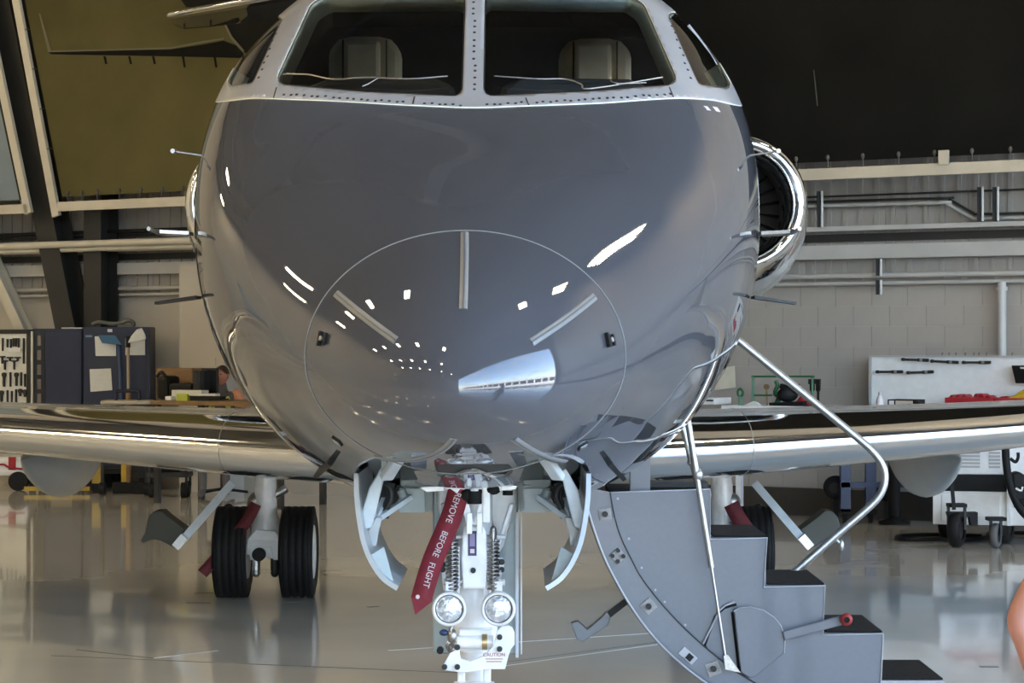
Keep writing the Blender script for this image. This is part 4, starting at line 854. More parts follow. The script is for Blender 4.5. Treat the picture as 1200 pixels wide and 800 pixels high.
# rounded actuator cover, its shadow gap laid on as a darker plate with black edging, lever with red end
cov = [(860, 716), (866, 712), (880, 711), (895, 715), (907, 723), (915, 733), (920, 747), (919, 765), (885, 793), (878, 794), (868, 788)]
MB().prism(A_(cov, DA-.05), (0, .05, 0)).ob('actuator_cover', M_stairp, air, bevel=.006); MB().tube(A_(cov[:8], DA-.05), .003, 5).ob('cover_edge', M_trim, air)
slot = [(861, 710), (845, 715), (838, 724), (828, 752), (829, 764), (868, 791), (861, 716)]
MB().prism(A_(slot, DA-.004), (0, .003, 0)).ob('actuator_shadow_gap', M_stairrim, air); MB().tube(A_([(863, 708), (849, 712), (838, 722), (826, 756), (832, 767), (866, 791), (858, 717)], DA-.006), .006, 5).ob('shadow_gap_edge', M_black, air)
MB().tube(A_([(861, 705), (850, 709), (843, 715), (824, 754)], DA-.01), .006, 5).ob('recess_trim', M_trim, air)
MB().bar(at(918, 745, DA-.06), at(988, 726, DA-.06), .014, .045).ob('lever', M_stairp, air, bevel=.006); c = at(991, 725, DA-.07); MB().lathe([(.014, 0), (.026, -.005), (.03, -.02), (.026, -.035), (.014, -.04)], c, (0, 1, 0), 14, False).ob('lever_knob', mat('knob_red', (.28, .02, .02), .5), air); MB().cyl(c+Vector((0, -.03, 0)), c+Vector((0, -.02, 0)), .015, n=10).ob('knob_hole', M_black, air)
# struts
p0, p1, p2 = at(806, 492, DA-.06), at(834, 665, DA-.06), at(851, 775, DA-.06)
MB().cyl(p0, at(817, 560, DA-.06), .016, n=12).cyl(at(817, 560, DA-.06), p1, .013, n=12).cyl(p1, p2, .006, n=8).ell(at(818, 556, DA-.06), (.024, .02, .03), 10, 6).ob('gas_strut', M_zinc, air)
MB().prism(A_([(848, 768), (853, 767), (868, 788), (850, 784)], DA-.07), (0, .02, 0)).ob('strut_foot', M_spring, air)
MB().cyl(at(800, 500, DA+.05), at(810, 540, DA+.05), .015, n=12).cyl(at(810, 540, DA+.05), at(817, 570, DA+.05), .011, n=12).ell(at(810, 541, DA+.05), (.02, .02, .02), 10, 6).ob('short_strut', M_zinc, air)
MB().box(tuple(at(738, 576, DA+.1)), tuple(at(762, 536, DA+.1)+Vector((0, .06, 0)))).ob('hinge_post', M_stairp, air, bevel=.004)
MB().box(tuple(at(762, 571, DA+.3)), tuple(at(830, 565, DA+.3)+Vector((0, .2, 0)))).ob('sill', M_steel, air)
# handrail along the far side of the stair
hr = [(862, 396), (900, 427), (960, 476), (1000, 509), (1022, 528), (1034, 545), (1037, 562), (1031, 580), (1015, 597), (980, 627), (930, 671)]
MB().tube(smooth_path(A_(hr, DB-.06), 5), .0195, 12).ob('handrail', M_zinc, air); MB().tube(smooth_path(A_([(958, 640), (966, 634), (978, 632), (984, 636)], DB-.02), 4), .009, 8).ell(at(986, 639, DB-.02), (.014, .014, .03), 10, 6).ob('rail_hook', M_zinc, air)
# step latch sticking out through the skin
MB().prism(A_([(669, 730), (677, 727), (688, 737), (705, 723), (711, 716), (716, 722), (712, 733), (683, 752), (676, 749)], DA+.2), (0, .06, 0)).ob('catch_bracket', M_stairrim, air, bevel=.004); MB().bar(at(708, 724, DA+.23), at(735, 703, DA+.23), .03, .03).ob('catch_arm', M_steel, air)
# bright rubber edge of the doorway
MB().tube([Vector(S(10.84-TIP, p)+Nrm(np.array([10.84-TIP]), np.array([p]))[0]*.004) for p in np.linspace(-.95, .75, 24)], .009, 6).ob('doorway_edge', M_trim, jet)

# ------------------------------------------------------------------ things along the wall, left
def ub(px0, px1, y0, y1, off, dep, m=None, ground=False):   # box on hangar axes whose front face fills these places of the photograph
    a = onwall(px0, y1, off); b = onwall(px1, y0, off); ua, ub_ = uv(a)[0], uv(b)[0]; za = 0. if ground else onwall((px0+px1)/2, y1, off).z; zb_ = onwall((px0+px1)/2, y0, off).z
    return (ua, VW-off, za), (ub_, VW-off+dep, zb_)
def W_(px, py, off): return onwall(px, py, off)
def wplate(pts, off, th): return MB().prism([onwall(x, y, off) for x, y in pts], V*th)
def base(px, off): p = onwall(px, 450, off); p.z = 0; return p
OC = .6
# white tool board
bd = thing('tool_board', 'white shadow board hung with dark hand tools at the left edge', 'tool board', base(10, OC))
a, b = ub(-60, 32, 391, 473, OC, .06); MB(MW).box((a[0], a[1], .55), b).ob('panel', M_paper, bd)
for x0, x1, y0, y1 in ((31, 36.5, 387, 473), (-60, 36.5, 386, 391)): a, b = ub(x0, x1, y0, y1, OC+.02, .1); MB(MW).box((a[0], a[1], .55 if y1 == 473 and x1 < 40 and x0 > 0 else a[2]), b).ob('edge_frame', M_steel, bd)
for x in (-50, 34): a, b = ub(x, x+3, 460, 520, OC, .08, ground=True); MB(MW).box(a, b).ob('leg', M_steel, bd)
random.seed(3)
def tool(x, y, kind, h):
    if kind == 'bar': mb = wplate([(x-.6, y), (x+.8, y), (x+.6, y+h), (x-.5, y+h)], OC+.03, .02)
    elif kind == 'tee': mb = wplate([(x-3.2, y), (x+3.2, y), (x+3.2, y+1.6), (x+.8, y+1.8), (x+.7, y+h), (x-.7, y+h), (x-.8, y+1.8), (x-3.2, y+1.6)], OC+.03, .02)
    else: mb = wplate([(x-2, y), (x, y-.8), (x+2.2, y), (x+2.4, y+3), (x+1.1, y+5), (x+.9, y+h), (x-.9, y+h), (x-1, y+5), (x-2.3, y+3)], OC+.03, .02)
    mb.ob('tool', M_steel, bd)
for x, y, kd, h in ((2.5, 396, 'bar', 15), (8, 397, 'bar', 10), (12, 397, 'bar', 12), (15, 396, 'bar', 10), (18, 396, 'bar', 10), (21, 396, 'bar', 11), (27, 396, 'bar', 30), (2, 417, 'tee', 9), (11, 418, 'tee', 5), (20, 418, 'tee', 5), (5, 422, 'tee', 11), (16, 422, 'tee', 11),
                    (4, 437, 'wr', 16), (11.5, 436, 'bar', 17), (18.5, 437, 'wr', 15), (24, 436, 'bar', 16), (28.5, 438, 'bar', 15), (1, 458, 'wr', 13), (8, 457, 'bar', 14), (13, 458, 'bar', 13), (18, 456, 'bar', 15), (23, 456, 'wr', 8), (28.5, 457, 'wr', 8)): tool(x, y, kd, h)
wplate([(10, 407.5), (24, 407.5), (24, 412), (10, 412)], OC+.035, .01).ob('name_plate', M_white, bd)
# two blue cabinets on casters, facing the aircraft
DCB = 28.6
def yb(px0, px1, y0, y1, D, dep): a_ = at(px0, y1, D); b_ = at(px1, y0, D); return (a_.x, D, a_.z), (b_.x, D+dep, b_.z)
def cfoot(px, D): p_ = at(px, 450, D); p_.z = 0; return p_
def cab(name_label, px0, px1, ytop, D):
    t = thing('tool_cabinet', name_label, 'cabinet', cfoot((px0+px1)/2, D)); a_, b_ = yb(px0, px1, ytop, 546, D, .47); MB().box(a_, b_).ob('body', M_blue, t, bevel=.008)
    MB().box((a_[0]+.03, D+.02, a_[2]-.07), (b_[0]-.03, D+.45, a_[2])).ob('chassis', M_steel, t)
    for x in (a_[0]+.1, b_[0]-.1):
        for y in (D+.08, D+.39): MB().cyl((x-.03, y, .085), (x+.03, y, .085), .085, n=18).ob('caster', M_rubber, t); MB().box((x-.045, y-.03, .085), (x+.045, y+.03, a_[2]-.07)).ob('caster_fork', M_steel, t)
    return t
c1 = cab('narrow dark blue steel cabinet next to the tool board, doors facing out', 38, 97, 385, DCB)
MB().box(*yb(53, 95.5, 388, 543, DCB-.025, .024)).ob('door', M_blue, c1, bevel=.006); MB().box(*yb(39, 52, 388, 543, DCB-.012, .012)).ob('side_rail', M_steel, c1)
for i in range(5): MB().box(*yb(43.5, 48.5, 393+i*17, 405+i*17, DCB-.03, .02)).ob('rail_slot', mat('slot_bronze', (.16, .13, .11), .45, metal=.4), c1, bevel=.005)
MB().box(*yb(36, 38.5, 388, 543, DCB-.05, .05)).ob('post', M_alu, c1)
c2 = cab('wide dark blue steel cabinet with papers taped to its front', 97.5, 175, 383, DCB-.1); DC2 = DCB-.1
MB().box(*yb(98, 175, 383, 389, DC2-.014, .014)).ob('top_rail', M_blue, c2); MB().box(*yb(172, 175.5, 386, 543, DC2-.03, .03)).ob('corner_post', M_blue, c2, bevel=.006)
def yplate(pts, D, th=.003): return MB().prism([at(x, y, D) for x, y in pts], (0, th, 0))
yplate([(100, 392.5), (108, 392.5), (108, 395), (100, 395)], DC2-.005).ob('maker_plate', mat('plate_blue', (.16, .22, .32), .5), c2); yplate([(126, 385.5), (131.5, 385.5), (131.5, 389), (126, 389)], DC2-.018).ob('lock_plate', M_ltr, c2)
def sheet(pts, label, m=M_paper, D=DC2-.02): return solo('paper_sheet', yplate(pts, D), m, at(*pts[-1], D), label, 'paper')
sheet([(111, 394), (136, 394), (136, 417), (112, 417)], 'white sheet taped to blue cabinet under a blue flyer')
sheet([(105, 432.5), (130, 431.5), (131.5, 457), (106, 459)], 'white sheet taped low on the blue cabinet, alone')
sheet([(147, 396), (170, 396), (170, 416), (147, 416)], 'white sheet on blue cabinet behind the broom handle')
solo('paper_flyer', MB().prism([at(115, 393, DC2-.03), at(135, 393, DC2-.03), at(142.5, 404, DC2-.12), at(120, 402, DC2-.12)], (0, 0, .004)), mat('flyer_blue', (.06, .15, .26), .5), at(113, 400, DC2-.04), 'curling blue flyer lifting off the cabinet front', 'paper')
solo('paper_rag', yplate([(149, 402), (154, 393), (160, 386), (166, 384), (170, 392), (171, 397), (163, 400), (155, 401)], DC2-.19, .03), M_paper, at(160, 401, DC2-.17), 'crumpled white sheet draped over the top of the broom handle', 'paper', .01)
solo('folded_cover', MB().tube(smooth_path([at(x, y, DC2+.2) for x, y in ((108, 380.5), (116, 377.5), (135, 379.5), (150, 375.5), (156, 378), (154, 382), (138, 382))]), .026, 8), mat('cover_grey', (.12, .12, .10), .6), at(130, 382, DC2+.2), 'rolled grey cover lying on top of the wide blue cabinet', 'cover')
solo('paper_stack', MB().box(*yb(72, 96, 383.6, 385.6, DCB+.1, .3)), M_paper, at(85, 385.6, DCB+.2), 'flat white papers lying on top of the narrow blue cabinet', 'paper')
# broom and blue pole leaning against the cabinet, yellow dolly
DBR = DC2-.22
br = thing('broom', 'wooden broom handle with dark grip leaning on the blue cabinet', 'broom', cfoot(150, DBR-.1))
a = at(150.5, 456, DBR-.06); b = at(150, 407, DBR+.06); a0 = cfoot(151, DBR-.2)+Vector((0, 0, .12)); MB().cyl(a0, a, .034, n=10).ob('lower_handle', M_wood, br); MB().cyl(a, b, .02, n=10).ob('upper_handle', mat('handle_grey', (.30, .24, .18), .5), br); MB().cyl(b, b+Vector((0, 0, .14)), .028, n=10).ob('grip', M_rubber, br); MB().cbox((a0.x, a0.y, .07), (.4, .08, .14)).ob('bristle_head', M_rubber, br, bevel=.02)
a0 = cfoot(147, DBR-.1); b = at(139, 404, DC2-.05); solo('pole', MB().cyl(a0, b, .02, n=10), mat('pole_blue', (.03, .06, .14), .4), a0, 'slim blue pole leaning against the cabinet left of the broom', 'pole')
DDL = DBR-.75
dl = thing('dolly', 'cream topped floor dolly with dark blue hoop in front of the cabinets', 'dolly', cfoot(146, DDL))
MB().box(*yb(117, 176, 469, 474, DDL, .4)).ob('deck', M_cream, dl, bevel=.03); MB().tube(smooth_path([at(x, y, DDL+.1) for x, y in ((136, 472), (136, 460), (138, 458), (160, 458), (163, 460), (163, 472))], 3), .022, 8).ob('hoop', M_blue, dl)
for x in (120, 172):
    p0 = cfoot(x, DDL+.2); zz = at(x, 472, DDL).z; MB().cyl(p0+Vector((0, 0, .12)), p0+Vector((0, 0, zz)), .022, n=8).ob('leg', M_steel, dl); MB().cyl(p0+Vector((-.03, 0, .08)), p0+Vector((.03, 0, .08)), .08, n=14).ob('caster', M_rubber, dl)
# desk and what stands on it
OD = 2.2
dk = thing('desk', 'long wooden work desk against the pale pilaster', 'desk', base(245, OD))
zt_ = onwall(245, 470, OD).z; ua, ue = uv(onwall(176, 470, OD))[0], uv(onwall(330, 470, OD))[0]
MB(MW).box((ua, VW-OD, zt_-.05), (ue, VW-OD+.9, zt_)).ob('desktop', M_wood, dk, bevel=.006)
for u in (ua+.06, ue-.06):
    for v in (VW-OD+.06, VW-OD+.84): MB(MW).box((u-.03, v-.03, 0), (u+.03, v+.03, zt_-.05)).ob('leg', M_steel, dk)
def onDesk(name, px0, px1, y0, m, label, cat, off=OD-.3, dep=.25, bev=.01, zb_=None):
    a, b = ub(px0, px1, y0, 470, off, dep); p = MW @ Vector(((a[0]+b[0])/2, a[1], zt_)); return solo(name, MB(MW).box((a[0], a[1], zt_ if zb_ is None else zb_), b), m, p, label, cat, bev)
onDesk('wooden_box', 183, 225, 431, M_wood, 'open wooden crate standing on the desk behind the dark bags', 'crate', OD-.62)
bx = onDesk('equipment_case', 182, 196, 440, M_black, 'black bag on the desk against the blue cabinet', 'bag', OD-.3, .25, .05)
MB().tube(smooth_path([onwall(184, 441, OD-.1), onwall(189, 436, OD-.1), onwall(194, 441, OD-.1)]), .02, 8).ob('bag_handle', M_black, bx)
onDesk('equipment_case', 197, 224, 449, M_black, 'low black case on the desk in front of the wooden crate', 'case', OD-.3, .25, .03)
mo = onDesk('computer_tower', 226, 233, 434, M_screen, 'slim black computer tower standing on the desk between crate and screen', 'computer', OD-.3, .3)
sc_ = thing('monitor', 'black computer monitor on the desk left of the man', 'monitor', MW @ Vector((uv(onwall(248, 470, OD-.4))[0], VW-OD+.4, zt_)))
MB(MW).box(*ub(236, 254, 431, 459, OD-.5, .04)).ob('screen', M_screen, sc_, bevel=.006); a, b = ub(245, 251, 456, 470, OD-.52, .05); MB(MW).box((a[0], a[1], zt_), b).ob('stand', M_black, sc_); a, b = ub(241, 255, 468, 470, OD-.48, .2); MB(MW).box((a[0], a[1], zt_), (b[0], b[1], zt_+.015)).ob('foot', M_black, sc_)
onDesk('paper_stack', 201, 236, 457, M_paper, 'stack of white papers on the desk below the case', 'paper', OD-.13, .13, .004)
onDesk('note_block', 206.5, 219, 461.5, mat('note_lime', (.42, .47, .05), .6, var=.1), 'lime yellow note block on the front of the desk', 'note block', OD-.01, .12, .004)
onDesk('paper_cup', 193, 200.5, 464, M_white, 'small white cup at the front left of the desk', 'cup', OD-.01, .08, .012)
lp = thing('laptop', 'dark open binder lying in front of the man on the desk', 'binder', MW @ Vector((uv(onwall(240, 470, OD-.1))[0], VW-OD+.05, zt_)))
MB(MW).box(*ub(222, 258, 464, 468.5, OD-.02, .1)).ob('lower_cover', M_black, lp, bevel=.004); MB(MW).box(*ub(221, 252, 461, 463.8, OD-.03, .09)).ob('pages', M_paper, lp, bevel=.004)
# person at the desk
def skinned(name, joints, edges, m, parent, sub=2, label=None):
    o_ = Vector(ROOT.get(parent.name, (0, 0, 0))); keys = list(joints); me = bpy.data.meshes.new(name)
    me.from_pydata([tuple(Vector(joints[q][0])-o_) for q in keys], [(keys.index(a_), keys.index(b_)) for a_, b_ in edges], [])
    ob_ = bpy.data.objects.new(name, me); COL.objects.link(ob_); me.materials.append(m); ob_.parent = parent; ROOT[ob_.name] = o_
    sk_ = ob_.modifiers.new('skin', 'SKIN'); sk_.use_smooth_shade = True
    for i, q in enumerate(keys):
        r_ = joints[q][1]; me.skin_vertices[0].data[i].radius = r_ if isinstance(r_, tuple) else (r_, r_); me.skin_vertices[0].data[i].use_root = i == 0
    sd = ob_.modifiers.new('sub', 'SUBSURF'); sd.levels = sub; sd.render_levels = sub
    if label: ob_['label'] = label
    return ob_
def head(c, face, parent, h=.235):                         # skull, jaw, nose, ears and a cap of hair; face is the direction looked at
    fx = Vector(face).normalized(); sd = fx.cross(Vector((0, 0, 1))).normalized(); M_ = Matrix((sd, fx, Vector((0, 0, 1)))).transposed(); c = Vector(c)
    mb = MB(); n, m_ = 24, 18; rings = []
    for i in range(m_+1):
        t = PI*i/m_; z = -math.cos(t); q = max(math.sin(t), 2e-3); ring = []
        for j in range(n):
            a_ = 2*PI*j/n; x = .076*q*math.cos(a_); y = .094*q*math.sin(a_); zz = h/2*z
            if z < 0: x *= 1+.22*z*1.0; y = y*(1+.18*z)+(.012*-z)
            fr_ = max(0, math.sin(a_)); ang = abs(math.cos(a_))
            y += fr_*(.028*math.exp(-((zz+.012)/.02)**2)*math.exp(-(ang/.22)**2) - .008*math.exp(-((zz-.018)/.014)**2)*math.exp(-((ang-.42)/.2)**2) + .006*math.exp(-((zz+.055)/.012)**2)*math.exp(-(ang/.35)**2) + .006*math.exp(-((zz-.04)/.012)**2))
            ring.append(c+M_ @ Vector((x, y, zz)))
        rings.append(ring)
    mb.loft(rings, False)
    for s_ in (-1, 1): mb.ell(c+M_ @ Vector((s_*.077, -.005, -.005)), (.012, .02, .034), 10, 8)
    hd_ = mb.ob('head', M_skin, parent)
    ey = MB()
    for s_ in (-1, 1): ey.ell(c+M_ @ Vector((s_*.032, .083, .018)), (.012, .008, .007), 8, 6)
    ey.ob('eyes', M_dark, hd_); MB().ell(c+M_ @ Vector((0, .092, -.053)), (.024, .008, .005), 10, 6).ob('mouth', mat('lips', (.32, .12, .09), .5), hd_)
    hr_ = MB(); rings = []
    for i in range(10):
        t = PI*(.52+.48*i/9); z = -math.cos(t); q = max(math.sin(t), 2e-3); ring = []
        for j in range(n):
            a_ = 2*PI*j/n; f_ = max(0, math.sin(a_)); zz = h/2*z*1.04; zz = zz+ (f_**2)*.07*max(0, 1-i/6); y_ = .100*q*math.sin(a_)*(1-.0*f_)
            ring.append(c+M_ @ Vector((.083*q*math.cos(a_), y_-.004, zz+.004)))
        rings.append(ring)
    hr_.loft(rings, False).ob('hair', M_hair, hd_)
    return hd_
hc = onwall(261, 440, OD-1.25); pf = Vector((hc.x, hc.y, 0)); man = thing('person', 'seated person in orange and yellow safety vest behind the desk', 'person', pf)
fd = Vector((-.1, -1, 0)).normalized(); sdv = fd.cross(Vector((0, 0, 1))).normalized(); zh = hc.z
J = lambda s_, f_, z: pf+sdv*s_+fd*f_+Vector((0, 0, z))
body = {'hip': (J(0, 0, zh-.72), (.17, .13)), 'waist': (J(0, .02, zh-.56), (.15, .11)), 'chest': (J(0, .03, zh-.33), (.18, .12)), 'neck': (J(0, .02, zh-.16), .055), 'skull': (J(0, .02, zh-.05), .06)}
ed = [('hip', 'waist'), ('waist', 'chest'), ('chest', 'neck'), ('neck', 'skull')]
for s_, n_ in ((-1, 'l'), (1, 'r')):
    body.update({n_+'sh': (J(s_*.19, .02, zh-.22), .068), n_+'el': (J(s_*.26, .13, zh-.50), .05), n_+'wr': (J(s_*.14, .36, zh-.52), .034), n_+'ha': (J(s_*.10, .44, zh-.52), (.04, .02)), n_+'hp': (J(s_*.1, .03, zh-.75), .10), n_+'kn': (J(s_*.14, .45, zh-.76), .07), n_+'an': (J(s_*.14, .42, .1), .045), n_+'to': (J(s_*.14, .58, .05), .04)})
    ed += [('chest', n_+'sh'), (n_+'sh', n_+'el'), (n_+'el', n_+'wr'), (n_+'wr', n_+'ha'), ('hip', n_+'hp'), (n_+'hp', n_+'kn'), (n_+'kn', n_+'an'), (n_+'an', n_+'to')]
bo = skinned('body', body, ed, mat('shirt_grey', (.10, .09, .085), .8, var=.1), man)
head(J(0, .03, zh), (-.45, -1, 0), man)
M_org = mat('vest_orange', (.62, .27, .15), .7, var=.1); M_lime = mat('vest_lime', (.50, .52, .08), .6, var=.1)
for s_ in (-1, 1):
    skinned('vest_shoulder', {'a': (J(s_*.10, .03, zh-.22), (.07, .09)), 'b': (J(s_*.19, .02, zh-.22), .085), 'c': (J(s_*.245, .10, zh-.42), .07)}, [('a', 'b'), ('b', 'c')], M_org, man)
    skinned('vest_stripe', {'a': (J(s_*.085, .11, zh-.24), (.03, .05)), 'b': (J(s_*.10, .155, zh-.38), (.035, .045)), 'c': (J(s_*.10, .14, zh-.58), (.035, .04))}, [('a', 'b'), ('b', 'c')], M_lime, man)
ch = thing('office_chair', 'black office chair under the person behind the desk', 'chair', pf)
MB().cyl(pf+Vector((0, 0, .05)), pf+Vector((0, 0, zh-.92)), .03, n=10).ob('post', M_steel, ch); MB(MW).cbox((uv(pf)[0], uv(pf)[1], zh-.89), (.46, .46, .07)).ob('seat', M_black, ch, bevel=.03)
for i in range(5): e_ = pf+Vector((math.cos(i*1.257), math.sin(i*1.257), 0))*.3; MB().bar(pf+Vector((0, 0, .1)), e_+Vector((0, 0, .06)), .04, .03).ob('leg', M_black, ch)
bk = pf-fd*.25; MB().box((-.2, -.02, 0), (.2, .02, .45)).ob('backrest', M_black, ch, bevel=.02).matrix_world = Matrix.Translation(bk+Vector((0, 0, zh-.75))) @ Matrix((sdv, fd, Vector((0, 0, 1)))).transposed().to_4x4()

# low vehicles and stands seen under the wing at the left
tp = cfoot(12, 28.6); tx, ty = tp.x, tp.y
tg = thing('tug', 'low white tow tug with red straps at the far left below the wing', 'tug', tp)
MB().box((tx-1.2, ty, .18), (tx+.22, ty+.9, .42)).ob('body', M_white, tg, bevel=.05)
for x in (tx-.9, tx+.1): MB().cyl((x, ty-.03, .12), (x, ty+.1, .12), .12, n=18).ob('wheel', M_rubber, tg)
MB().tube(smooth_path([(tx-.3, ty-.01, .27), (tx-.1, ty-.02, .33), (tx+.0, ty-.02, .29), (tx+.18, ty-.01, .27)]), .014, 6).ob('strap', M_redp, tg); MB().box((tx-.02, ty-.015, .26), (tx+.07, ty+.005, .42)).ob('strap_patch', M_redp, tg); MB().box((tx-.6, ty+.2, .42), (tx-.3, ty+.6, .5)).ob('seat', M_steel, tg, bevel=.03)
yp = cfoot(147.5, 28.15); yx, yy = yp.x, yp.y
ys = thing('work_stand', 'yellow steel post stand in front of the blue cabinets, below the wing', 'stand', yp)
MB().box((yx-.05, yy-.05, .02), (yx+.05, yy+.05, .42)).ob('upright', M_yellow, ys, bevel=.006); MB().box((yx-.14, yy-.07, 0), (yx+.14, yy+.12, .03)).ob('foot', M_black, ys)
x2 = cfoot(115, 28.15).x; MB().box((x2-.07, yy-.04, .12), (x2+.04, yy+.04, .42)).ob('upright', mat('yellow_muted', (.35, .24, .03), .5, var=.2), ys, bevel=.006); MB().box((x2-.9, yy-.03, .03), (x2-.1, yy+.05, .08)).ob('outrigger', MATS['yellow_muted'], ys); MB().box((x2-.04, yy-.03, .24), (yx, yy+.03, .30)).ob('crossbar', M_black, ys); MB().box((x2-.07, yy-.04, .0), (x2+.04, yy+.04, .12)).ob('foot', M_black, ys)  # second upright and outrigger in a darker, muted yellow
def cart(px, D, w, label, m=M_steel):
    p = cfoot(px, D); u_, v_ = p.x, p.y; t = thing('parts_cart', label, 'cart', p)
    MB().box((u_-w/2, v_, .24), (u_+w/2, v_+.4, .30)).ob('shelf', m, t)
    for a_ in (-1, 1):
        for b_ in (.05, .35): MB().box((u_+a_*(w/2-.03)-.015, v_+b_-.015, .12), (u_+a_*(w/2-.03)+.015, v_+b_+.015, .5)).ob('post', m, t); MB().cyl((u_+a_*(w/2-.06)-.03, v_+b_, .09), (u_+a_*(w/2-.06)+.03, v_+b_, .09), .09, n=16).ob('wheel', M_rubber, t)
    MB().box((u_-w*.35, v_+.05, .30), (u_+w*.3, v_+.35, .5)).ob('load', M_black, t, bevel=.03)
cart(196, 27.3, .5, 'small dark cart under the wing, right of the yellow post')

# ------------------------------------------------------------------ things along the wall, right
OR = .25
wb = thing('tool_board', 'wide white tool board on the right wall with dark torque wrenches', 'tool board', onwall(1100, 478, OR))
a, b = ub(1019, 1300, 417.5, 500, OR, .05); MB(MW).box((a[0], a[1], .75), b).ob('panel', M_white, wb, bevel=.004)
for y0, y1, x0, x1 in ((417, 500, 1018, 1021), (416.5, 418.5, 1018, 1300)): a, b = ub(x0, x1, y0, y1, OR+.02, .07); MB(MW).box((a[0], a[1], .75 if y1 == 500 else a[2]), b).ob('edge', M_girt, wb)
for x in (1104, 1112, 1120, 1131, 1141, 1147, 1156, 1186): a = onwall(x, 417, OR+.01); MB().tube([a, a+Vector((0, 0, .03)), a+Vector((0, 0, .03))+U*.012], .004, 5).ob('hook', M_steel, wb)
for i, (x0, y0, x1, y1) in enumerate(((1059, 421, 1088, 422), (1093, 423, 1123, 424.5), (1130, 424.5, 1161, 424.5), (1029, 435.5, 1058, 435.5), (1065, 436.5, 1094, 435.5))):
    lab = ['leftmost torque wrench in the upper row on the white board', 'middle torque wrench in the upper row on the white board', 'rightmost torque wrench in the upper row on the white board', 'left torque wrench in the lower row on the white board', 'right torque wrench in the lower row on the white board'][i]
    t = thing('torque_wrench', lab, 'wrench', onwall((x0+x1)/2, (y0+y1)/2, OR+.04), 'torque wrenches on the white board'); a = onwall(x0, y0, OR+.045); b = onwall(x1, y1, OR+.045); q = a.lerp(b, .55); MB().cyl(a, q, .012, n=8).ob('shaft', M_steel, t); MB().cyl(q, b, .0165, n=8).ob('grip', M_steel, t); MB().cyl(a-V*.03, a+V*.005, .018, n=10).ob('head', M_steel, t); MB().cyl(q.lerp(b, .25), q.lerp(b, .5), .0172, n=8).ob('scale_ring', M_zinc, t)
# bench below the board
OB = 1.0
bn = thing('workbench', 'long white topped workbench below the tool board, hidden by the wing', 'bench', base(1080, OB))
zbn = onwall(1100, 478.5, OB).z; ua, ue = uv(onwall(845, 478, OB))[0], uv(onwall(1300, 478, OB))[0]
MB(MW).box((ua, VW-OB, zbn-.06), (ue, VW-OB+.7, zbn)).ob('top', M_white, bn, bevel=.006)
for u in (ua+.05, ue-.05): MB(MW).box((u-.03, VW-OB+.3, 0), (u+.03, VW-OB+.36, zbn-.06)).ob('leg', M_white, bn)
def onBench(name, px0, px1, y0, m, label, cat, off=OB-.2, dep=.25, bev=.008):
    a, b = ub(px0, px1, y0, 478, off, dep); p = MW @ Vector(((a[0]+b[0])/2, a[1], zbn)); t = thing(name, label, cat, p); return t, (a[0], a[1], zbn), b
t, a, b = onBench('binder', 1040, 1073, 468, M_black, 'black framed binder lying on the bench below the white board', 'binder'); MB(MW).box(a, b).ob('cover', M_black, t, bevel=.004); MB(MW).box((a[0]+.09, a[1]-.01, a[2]+.015), (b[0]-.03, a[1]-.001, b[2]-.012)).ob('pages', mat('binder_pages', (.50, .42, .32), .6), t); MB(MW).box((a[0]+.02, a[1]-.01, a[2]+.015), (a[0]+.07, a[1]-.001, b[2]-.012)).ob('spine_label', M_ltr, t)
q = MW @ Vector((b[0], a[1]+.02, b[2]-.01)); MB().bar(q, q+U*.12-Vector((0, 0, .055)), .03, .008).ob('open_flap', M_black, t)
t, a, b = onBench('red_tray', 1107, 1164, 466, M_redp, 'red tray heaped with red covers on the bench', 'tray', OB-.2, .35); MB(MW).box(a, b).ob('tray', M_redp, t, bevel=.006)
def heap(par, px0, px1, n, m, nm, hmax, seed, off=OB-.3):
    rs_ = random.Random(seed)
    for i in range(n):
        x = px0+(px1-px0)*(i+.5)/n; h_ = rs_.uniform(.3, 1)*hmax; a_ = onwall(x-4, 467, off); b_ = onwall(x+rs_.uniform(-2, 2), 467-h_, off-.03); c_ = onwall(x+5, 467, off); MB().prism([a_, b_, onwall(x+2.5, 467-h_*.7, off), c_, c_-Vector((0, 0, .05)), a_-Vector((0, 0, .05))], V*.2).ob(nm, m, par, bevel=.012)
heap(t, 1110, 1160, 7, M_redp, 'cover_fold', 7, 5)
t2, a, b = onBench('red_tray', 1165, 1215, 466.5, M_redp, 'red tray with a yellow cloth on top, right edge of the bench', 'tray', OB-.2, .35); MB(MW).box(a, b).ob('tray', M_redp, t2, bevel=.006); heap(t2, 1169, 1180, 2, M_redp, 'cover_fold', 7, 8)
MB().prism([onwall(1178, 467, OB-.28), onwall(1188, 463, OB-.3), onwall(1200, 455, OB-.3), onwall(1215, 453, OB-.3), onwall(1215, 467, OB-.28)], V*.2).ob('yellow_cloth', M_yellow, t2, bevel=.02)
sp_ = onwall(1200, 440, OR+.1); t = thing('wall_screen', 'black angled holder fixed to the white board at the right edge', 'holder', sp_); MB().prism([onwall(1185, 428, OR+.1), onwall(1215, 428, OR+.1), onwall(1215, 449, OR+.1), onwall(1190, 449, OR+.1)], V*.04).ob('body', M_screen, t, bevel=.006); MB().prism([onwall(1195, 430, OR+.105), onwall(1204, 430, OR+.105), onwall(1203, 432, OR+.105), onwall(1196, 432, OR+.105)], V*.004).ob('label_strip', M_ltr, t)
